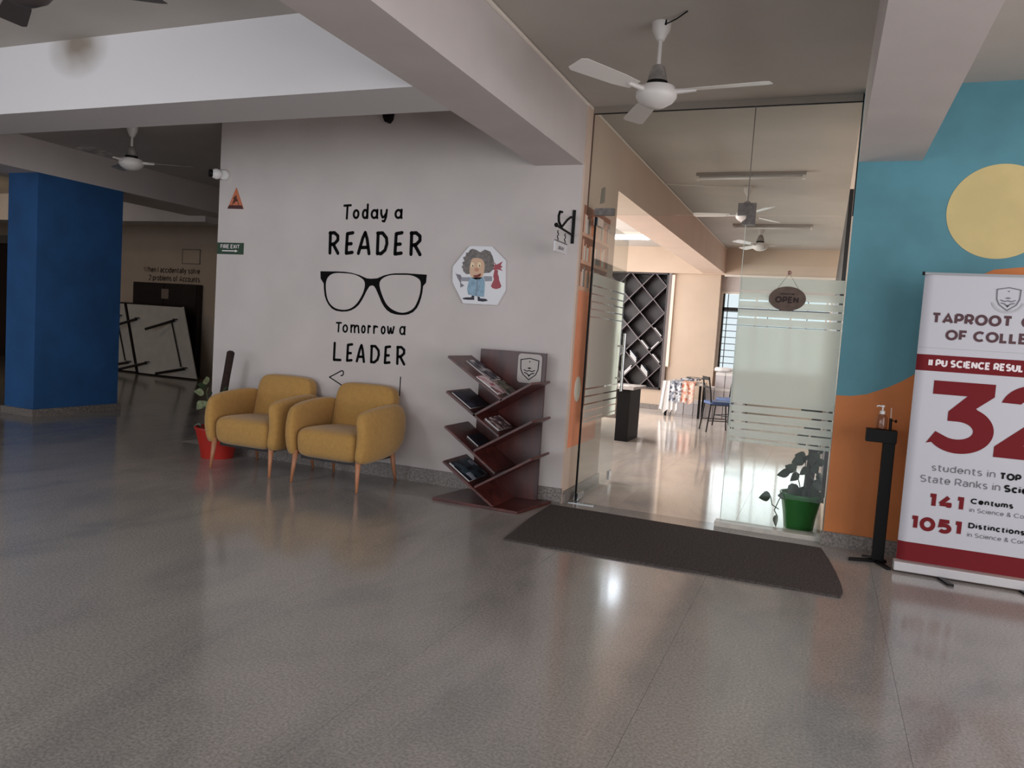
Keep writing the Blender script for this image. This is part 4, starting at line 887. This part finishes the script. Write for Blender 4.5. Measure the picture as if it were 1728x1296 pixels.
# ================================================================== OPEN SIGN
os_ = thing('open_sign', 'oval brown OPEN sign hanging on the frosted glass', 'sign', (-.285, 5.96, 1.745))
MB().prism([(-.285+.129*math.cos(k*PI/24), 1.744+.089*math.sin(k*PI/24)) for k in range(48)], 5.955, 5.963).build('board', open_brown, os_)
lettering('lettering', 'OPEN', -.368, -.205, 1.712, .048, open_ink, os_, y=5.9535, wt=.24)
lettering('lettering', 'COME IN WE ARE', -.335, -.235, 1.772, .013, open_ink, os_, y=5.9535, wt=.16)
MB().tube([(-.365, 5.958, 1.805), (-.285, 5.966, 1.93), (-.205, 5.958, 1.805)], .0015, 6).build('string', dark_metal, os_)
MB().lathe([(.016, 0), (.014, .006), (.004, .01)], (0, 0, 0), 16).build('suction_cup', mat('cup', (150, 110, 100), .3), os_, local=True)
os_.children[-1].location = (0, .0085, .19); os_.children[-1].rotation_euler = (PI/2, 0, 0)

# ================================================================== FANS
fan_white = mat('fan_white', (214, 208, 204), .4); fan_grey = mat('fan_grey', (168, 160, 154), .5, var=.3, vscale=12); fan_dark = mat('fan_dark', (70, 62, 62), .5)
def make_fan(label, x, y, zhub, angles, m_bl, m_body, R=.64, group='ceiling fans'):
    t = thing('ceiling_fan', label, 'fan', (x, y, ZC), group)
    h = zhub-ZC
    MB().lathe([(.055, 0), (.052, -.04), (.022, -.10), (.016, -.10)], (0, 0, 0), 20).build('canopy', m_body, t, smooth='auto', local=True)
    MB().tube([(0, 0, -.05), (0, 0, h+.12)], .012, 10).build('rod', m_body, t, smooth='auto', local=True)
    MB().lathe([(.014, .175), (.035, .165), (.052, .11), (.058, .075)], (0, 0, h), 24).build('rod_cover', fan_grey, t, smooth='auto', local=True)
    MB().lathe([(.05, .06), (.105, .045), (.118, .015), (.118, -.01), (.10, -.035), (.055, -.062), (.0001, -.068)], (0, 0, h), 32).build('motor', m_body, t, smooth='auto', local=True)
    MB().lathe([(.060, .078), (.060, .058)], (0, 0, h), 24).build('collar', black, [c for c in t.children if c.name.startswith('motor')][0], local=True)
    for a in angles:
        a = math.radians(a); M = Matrix.Rotation(a, 4, 'Z') @ Matrix.Rotation(.19, 4, 'X')
        vs = []
        for zz in (h+.018, h+.021):
            for (u, v) in ((.18, -.045), (.30, -.062), (R-.03, -.068), (R, -.05), (R, .05), (R-.03, .068), (.30, .055), (.18, .04)):
                p = M @ Vector((u, v, 0)); vs.append((p.x, p.y, p.z+zz))
        n = 8; fs = [tuple(range(n-1, -1, -1)), tuple(range(n, 2*n))]+[(i, (i+1) % n, (i+1) % n+n, i+n) for i in range(n)]
        bl = MB().add(vs, fs).build('blade', m_bl, t, local=True)
        vs2 = MB(); p0 = M @ Vector((.10, 0, 0)); p1 = M @ Vector((.23, 0, 0))
        vs2.tube([(p0.x, p0.y, p0.z+h+.015), (p1.x, p1.y, p1.z+h+.016)], [.016, .011], 8).build('blade_arm', m_body, bl, local=True)
    return t
make_fan('white ceiling fan near the glass front of the library', -1.03, 4.47, 2.79, (-5, -120, 116), fan_white, fan_white)
make_fan('white ceiling fan in the middle of the library', -.965, 9.2, 2.86, (60, -60, 180), fan_white, fan_white, .6)
make_fan('white ceiling fan farthest back in the library', -1.06, 12.4, 2.92, (0, 122, -122), fan_white, fan_white, .6)
make_fan('white ceiling fan in the dim bay right of the blue column', -6.76, 5.86, 2.83, (28, -86, 152), fan_grey, fan_white, .62)
make_fan('dark brown ceiling fan at the top left corner', -3.46, 2.40, 2.76, (30, 150, 270), fan_dark, fan_dark, .60)
# hook and stain-dark wire by the near fan
hk = thing('ceiling_hook', 'black cable clip on the ceiling by the near fan', 'hook', (-.97, 4.42, ZC))
MB().tube([(-1.0, 4.44, ZC-.02), (-.93, 4.40, ZC-.012), (-.86, 4.33, ZC-.006)], .004, 6).build('cable', black, hk)
B(-1.012, -.992, 4.425, 4.445, ZC-.03, ZC).build('clip', black, hk)

# ceiling fixtures in the library
def batten(label, x0, x1, y, m_tube, group):
    t = thing('tube_light', label, 'light', ((x0+x1)/2, y, ZC), group)
    B(x0, x1, y-.03, y+.03, ZC-.035, ZC).build('housing', mat('batten_grey', (150, 140, 134), .5), t)
    MB().tube([(x0+.03, y-.0, ZC-.055), (x1-.03, y-.0, ZC-.055)], .016, 10).build('tube', m_tube, t, smooth=True)
    for x in (x0+.02, x1-.02): B(x-.012, x+.012, y-.02, y+.02, ZC-.075, ZC-.035).build('end_cap', frame_white, t)
batten('unlit tube light on the ceiling before the middle library fan', -1.44, -.33, 8.45, white_plastic, 'library tube lights')
batten('unlit tube light on the ceiling before the far library fan', -1.44, -.31, 12.0, white_plastic, 'library tube lights')
cl = thing('ceiling_light', 'bright white ceiling panel light in the left bay of the library', 'light', (-3.35, 13.25, ZC))
B(-3.70, -3.00, 12.95, 13.55, ZC-.05, ZC).build('housing', frame_white, cl)
B(-3.66, -3.04, 12.99, 13.51, ZC-.062, ZC-.05).build('diffuser', panel_light, cl)
conduit = MB().tube([(-1.87, 8.9, 3.18), (-.98, 9.15, 3.18)], .006, 6)
tag(conduit.build('cable', frame_white), 'thin cable crossing the library ceiling to the middle fan', 'cable')

# ================================================================== LIBRARY FURNITURE
lr = thing('lattice_bookcase', 'tall dark diamond lattice bookcase on the library back wall', 'bookcase', (-3.75, 15.2, .40))
X0, X1, Z0, Z1 = -4.62, -2.94, .40, 2.70
B(X0, X1, 15.345, 15.36, Z0, Z1).build('back_board', rack_black, lr)
for nm, a in (('side', (X0, X0+.03, 15.06, 15.345, Z0, Z1)), ('side', (X1-.03, X1, 15.06, 15.345, Z0, Z1)), ('top', (X0, X1, 15.06, 15.345, Z1-.03, Z1)), ('bottom', (X0, X1, 15.06, 15.345, Z0, Z0+.04))):
    B(*a).build(nm, rack_black, lr)
hx, hz = .245, .262; nx0, nz0 = -3.46, 2.44   # lattice node
def clip(p, q):
    # Liang-Barsky clip to the inside of the carcass
    x0, z0 = p; x1, z1 = q; dx, dz = x1-x0, z1-z0; t0, t1 = 0, 1
    for pp, qq in ((-dx, x0-(X0+.03)), (dx, (X1-.03)-x0), (-dz, z0-(Z0+.04)), (dz, (Z1-.03)-z0)):
        if abs(pp) < 1e-9:
            if qq < 0: return None
        else:
            r = qq/pp
            if pp < 0: t0 = max(t0, r)
            else: t1 = min(t1, r)
    if t1-t0 < .02: return None
    return (x0+t0*dx, z0+t0*dz), (x0+t1*dx, z0+t1*dz)
for sgn in (1, -1):
    for k in range(-14, 15):
        cx = nx0+2*hx*k
        seg = clip((cx-8*hx, nz0-sgn*8*hz), (cx+8*hx, nz0+sgn*8*hz)) if True else None
        # extend further down as well
        seg = clip((cx-14*hx, nz0-sgn*14*hz), (cx+14*hx, nz0+sgn*14*hz))
        if seg:
            (ax, az), (bx, bz) = seg; L_ = math.hypot(bx-ax, bz-az)
            if L_ < .08: continue
            nxx, nzz = -(bz-az)/L_*.009, (bx-ax)/L_*.009
            y0 = 15.064+(.0006 if sgn > 0 else 0)
            bb_ = MB().prism([(ax+nxx, az+nzz), (bx+nxx, bz+nzz), (bx-nxx, bz-nzz), (ax-nxx, az-nzz)], y0+.002, 15.34).build('lattice_board', rack_black, lr)
            MB().prism([(ax+nxx, az+nzz), (bx+nxx, bz+nzz), (bx-nxx, bz-nzz), (ax-nxx, az-nzz)], y0-.001, y0+.003).build('edge_strip', rack_edge, bb_)
# books leaning in the lattice cells
def book(node, side, n, label, cols):
    # node: bottom node of a cell; books lie on its left (side=-1) or right (+1) slanted board
    bx_, bz_ = node; d = Vector((side*hx, 0, hz)).normalized(); nrm = Vector((-side*d.z*1, 0, side*d.x)) if side < 0 else Vector((-d.z, 0, d.x))
    if nrm.z < 0: nrm = -nrm
    for k in range(n):
        a = Vector((bx_, 0, bz_))+d*(.03 if n > 1 else .07)+nrm*(.014+k*.026)+ (d*(.03*k)); b = a+d*random.uniform(.19, .22)
        if n > 1: a = a+d*.0
        th = .020
        o = thing('book', label[k], 'book', (a.x, 15.15, a.z), 'books in the lattice bookcase')
        cv_ = MB().prism([(v.x, v.z) for v in (a, b, b+nrm*th, a+nrm*th)], 15.075, 15.22).build('cover', cols[k], o)
        MB().prism([(v.x, v.z) for v in (a+nrm*.003+d*.003, b+nrm*.003-d*.003, b+nrm*(th-.003)-d*.003, a+nrm*(th-.003)+d*.003)], 15.073, 15.076).build('pages', paper_white, cv_)
bk1, bk2, bk3 = mat('book_grey', (170, 168, 172), .5), mat('book_white', (214, 212, 214), .5), mat('book_blue', (100, 110, 130), .5)
def nd(i, j): return (nx0+i*hx, nz0+j*hz)
book(nd(1, -5), -1, 1, ['pale book on the left slope of the cell below the middle of the lattice'], [bk2])
book(nd(1, -5), 1, 1, ['pale book on the right slope of the cell below the middle of the lattice'], [bk1])
book(nd(0, -6), -1, 3, ['grey book lying lowest of the three leaning left of the cell centre', 'white book, middle of the three leaning left of the cell centre', 'blue-grey book, topmost of the three leaning left of the cell centre'], [bk1, bk2, bk3])
book(nd(1, -7), -1, 3, ['grey book lying lowest of the three in the bottom right cell', 'white book, middle of the three in the bottom right cell', 'blue-grey book, topmost of the three in the bottom right cell'], [bk1, bk2, bk3])
book(nd(-1, -7), 1, 2, ['white book behind the door handle low in the lattice', 'grey book resting on the white one behind the door handle'], [bk2, bk1])
book(nd(2, -4), -1, 1, ['pale book against the right side of the lattice'], [bk1])
book(nd(2, -6), -1, 1, ['white book low against the right side of the lattice'], [bk2])

# desk
dk = thing('reception_desk', 'black desk with pale top inside the library behind the open door', 'desk', (-2.9, 10.3, 0))
B(-3.55, -2.27, 9.86, 10.62, .70, .735).build('top', mat('desk_top', (196, 190, 188), .35), dk, bevel=.004)
B(-2.50, -2.325, 9.94, 10.55, 0, .70).build('pedestal', black, dk); B(-3.50, -3.30, 9.94, 10.55, 0, .70).build('pedestal', black, dk)
B(-3.30, -2.50, 10.40, 10.42, .25, .70).build('modesty_panel', dark_wood, dk)
for k, (x, y, a) in enumerate([(-2.52, 9.98, .2), (-2.40, 10.12, -.3)]):
    p = thing('paper_sheet', ('loose white paper at the near edge of the black desk', 'loose white paper farther back on the black desk')[k], 'paper', (x, y, .736+.003*k), 'papers on the desk', a)
    MB().box(-.15, .15, -.1, .1, 0, .003).build('sheet', paper_white, p, local=True)

# newspaper table with white boxes behind
nt_ = thing('newspaper_table', 'low table draped with a white cloth under newspapers', 'table', (-2.3, 14.3, 0))
B(-2.66, -1.98, 14.05, 14.62, .60, .64).build('tabletop', laminate_white, nt_)
for x in (-2.62, -2.02):
    for y in (14.10, 14.57): B(x-.02, x+.02, y-.02, y+.02, 0, .60).build('leg', black, nt_)
m_ = MB(); vs = []; fs = []; N = 14
for i in range(N+1):
    x = -2.70+.30*i/N; wv = .012*math.sin(i*1.7)
    vs += [(x, 14.03+wv, .648), (x-.05*(i < 5), 14.02+wv*1.5, .03+.10*abs(math.sin(i*.8)))]
for i in range(N): fs.append((2*i, 2*i+2, 2*i+3, 2*i+1))
m_.add(vs, fs).build('cloth', paper_white, nt_)
def sheet(name, label, x0, x1, z0, z1, y, m, lean=.03):
    o = thing(name, label, 'newspaper', ((x0+x1)/2, y, z0), 'newspapers on the low table'); vs = []; fs = []; N = 10
    for i in range(N+1):
        x = x0+(x1-x0)*i/N; wv = .012*math.sin(i*1.3)
        vs += [(x, y+wv-lean, z0+.02*math.sin(i*.9)), (x, y+wv*.4, z1), (x, y+.22, z1+.02)]
    for i in range(N): fs += [(3*i, 3*i+3, 3*i+4, 3*i+1), (3*i+1, 3*i+4, 3*i+5, 3*i+2)]
    MB().add(vs, fs).build('page', m, o); return o
sheet('newspaper', 'grey newspaper hanging over the front of the low table', -2.555, -2.33, .27, .65, 14.01, news_grey)
sheet('newspaper', 'salmon pink newspaper hanging over the front of the low table', -2.335, -2.10, .27, .65, 13.985, news_orange)
for k in range(3):
    o = thing('newspaper', ('folded grey newspaper at the left of the pile on the low table', 'folded newspaper in the middle of the pile on the low table', 'dark rolled newspaper at the right of the pile on the low table')[k], 'newspaper', (-2.36+.11*k, 14.38, .645+.032*k), 'newspapers on the low table')
    M = Matrix.Rotation(.15-.15*k, 4, 'Z')
    MB().box(-.17, .17, -.10, .10, 0, .028, M).build('fold', news_grey if k != 2 else mag_olive, o, local=True, bevel=.004)
bi = 0
for (x, n) in ((-2.47, 1), (-2.29, 1), (-2.11, 1), (-1.93, 2), (-1.75, 3), (-1.57, 3), (-1.39, 2)):
    for k in range(n):
        h_ = .285
        lab = ['under the newspapers', 'under the newspapers', 'under the newspapers', 'left of the library chair', 'behind the library chair', 'behind the library chair seat', 'right of the library chair'][bi]
        o = thing('carton', f'white carton {lab}, ' + (['bottom', 'middle', 'top'][k] if n > 1 else ['leftmost', 'middle', 'rightmost'][bi % 3]) + ' one', 'box', (x, 14.80, h_*k), 'white cartons along the back')
        B(-.085, .085, -.17, .17, 0, h_-.012).build('body', box_white, o, local=True, bevel=.004)
        B(-.087, .087, -.172, .172, h_-.06, h_-.004).build('lid', paper_white, o, local=True, bevel=.003)
    bi += 1
bg = thing('plastic_bag', 'crumpled white bag lying on top of the cartons', 'bag', (-1.72, 14.7, .86))
MB().puff((-1.72, 14.78, .905), .17, .12, .045, .8, .8, 20, 10, lambda p: p*(1+.15*math.sin(p.x*40)*math.cos(p.y*30))).build('bag', paper_white, bg, smooth=True)

def make_chair(label, x, y, rz):
    t = thing('metal_chair', label, 'chair', (x, y, 0), 'black metal chairs in the library', rz)
    for sx in (-1, 1):
        MB().tube([(sx*.19, -.22, 0), (sx*.17, -.17, .45), (sx*.17, -.19, .62), (sx*.165, -.23, .86)], .012, 8).build('rear_leg', dark_metal, t, smooth='auto', local=True)
        MB().tube([(sx*.19, .21, 0), (sx*.17, .17, .44)], .012, 8).build('front_leg', dark_metal, t, smooth='auto', local=True)
    MB().puff((0, 0, .455), .20, .20, .03, .4, .3, 28, 10).build('seat', blue_seat, t, smooth=True, local=True)
    MB().tube([(-.17, -.17, .43), (.17, -.17, .43), (.17, .17, .43), (-.17, .17, .43), (-.17, -.17, .43)], .010, 8).build('seat_frame', dark_metal, t, local=True)
    B(-.165, .165, -.24, -.22, .81, .86).build('top_rail', dark_metal, t, local=True)
    B(-.168, .168, -.215, -.20, .68, .715).build('back_rail', dark_metal, t, local=True)
    MB().tube([(-.18, .18, .18), (.18, .18, .18)], .007, 6).tube([(-.18, -.2, .18), (-.18, .19, .18)], .007, 6).tube([(.18, -.2, .18), (.18, .19, .18)], .007, 6).build('stretcher', dark_metal, t, local=True)
    return t
make_chair('black metal chair with blue seat, nearer, seen through the doorway', -1.47, 12.35, -1.15)
make_chair('black metal chair behind the nearer blue-seated one', -1.38, 13.3, 2.6)

# ================================================================== FAR LEFT: folded tables, board, text
lt = lettering('lettering', 'When I accidentally solve', -13.5, -11.95, 2.10, .12, mat('brown_ink', (56, 40, 36), .7), None, y=12.098, wt=.16)
lt.name = 'wall_lettering'; tag(lt, 'dark lettering When I accidentally solve, on the dim back wall', 'wall lettering')
lt = lettering('lettering', '2 problems of Accounts.', -13.35, -11.92, 1.93, .12, MATS['brown_ink'], None, y=12.098, wt=.16)
lt.name = 'wall_lettering'; tag(lt, 'dark lettering 2 problems of Accounts, lower line on the dim back wall', 'wall lettering')
fr = thing('wall_frame', 'faint square outline panel above the lettering on the back wall', 'frame', (-12.19, 12.1, 2.45))
B(-12.42, -11.96, 12.09, 12.1, 2.31, 2.60).build('panel', cream_paint, fr)
for a in ((-12.43, -11.95, 2.30, 2.315), (-12.43, -11.95, 2.59, 2.605), (-12.43, -12.415, 2.30, 2.605), (-11.965, -11.95, 2.30, 2.605)): B(a[0], a[1], 12.085, 12.1, a[2], a[3]).build('frame_bar', MATS['trim_grey'], fr)
cb = thing('cupboard', 'dark wooden cupboard behind the leaning tables', 'cupboard', (-12.7, 11.98, 0))
B(-13.62, -11.85, 11.95, 12.095, .0, 1.88).build('body', dark_wood, cb)
B(-13.60, -12.75, 11.935, 11.95, .1, 1.85).build('door', dark_wood, cb); B(-12.73, -11.87, 11.935, 11.95, .1, 1.85).build('door', dark_wood, cb)
B(-12.79, -12.60, 11.92, 11.935, 1.56, 1.76).build('notice', mat('notice_grey', (140, 120, 110), .8), cb)
def lean_table(label, x, y, rot, w=1.55, h=1.42):
    # folding table tipped on its long edge against the cupboard, underside facing the hall
    t = thing('folding_table', label, 'table', (x, y, 0), 'tipped tables along the back wall')
    M = Matrix.Rotation(-.10, 4, 'X')
    pts = [(0, 0.02), (w, 0.02), (w-rot, h), (-rot, h)]
    def P_(p, d): return M @ Vector((p[0], d, p[1]))
    vs = [P_(p, 0) for p in pts]+[P_(p, .025) for p in pts]
    MB().add(vs, [(0, 1, 2, 3), (7, 6, 5, 4), (0, 4, 5, 1), (1, 5, 6, 2), (2, 6, 7, 3), (3, 7, 4, 0)]).build('tabletop', laminate_white, t, local=True)
    k = .018
    for a, b in ((0, 1), (1, 2), (2, 3), (3, 0)):
        MB().tube([P_(pts[a], .012), P_(pts[b], .012)], k*(2.2 if (a, b) == (3, 0) else 1), 6).build('edge_trim', dark_metal if (a, b) != (1, 2) else laminate_white, t, local=True)
    def tb(p, q, r=.022, d0=-.03, d1=-.03, nm='leg', m=dark_metal): return MB().tube([P_(p, d0), P_(q, d1)], r, 8).build(nm, m, t, smooth='auto', local=True)
    u = lambda a, b: (a*w - rot*b, .02+b*(h-.02))
    for (a, b) in ((.22, .16), (.86, .13), (.18, .78), (.84, .80)):
        p = u(a, b); q = (p[0]-.50, p[1]-.24)
        lg_ = tb(p, (p[0]-.46, max(.05, p[1]-.24)), .026, -.03, -.30)
        MB().lathe([(.045, 0), (.045, .02)], P_((p[0]+.02, p[1]+.01), -.045), 10).build('foot', dark_metal, lg_, local=True)
    tb(u(.80, .15), u(.78, .78), .012, nm='brace')
    return t
lean_table('pale tipped table with dark legs, right one of the pair', -12.83, 11.42, .55)
lean_table('pale tipped table with dark legs, half hidden by the blue column', -14.48, 11.55, .55)
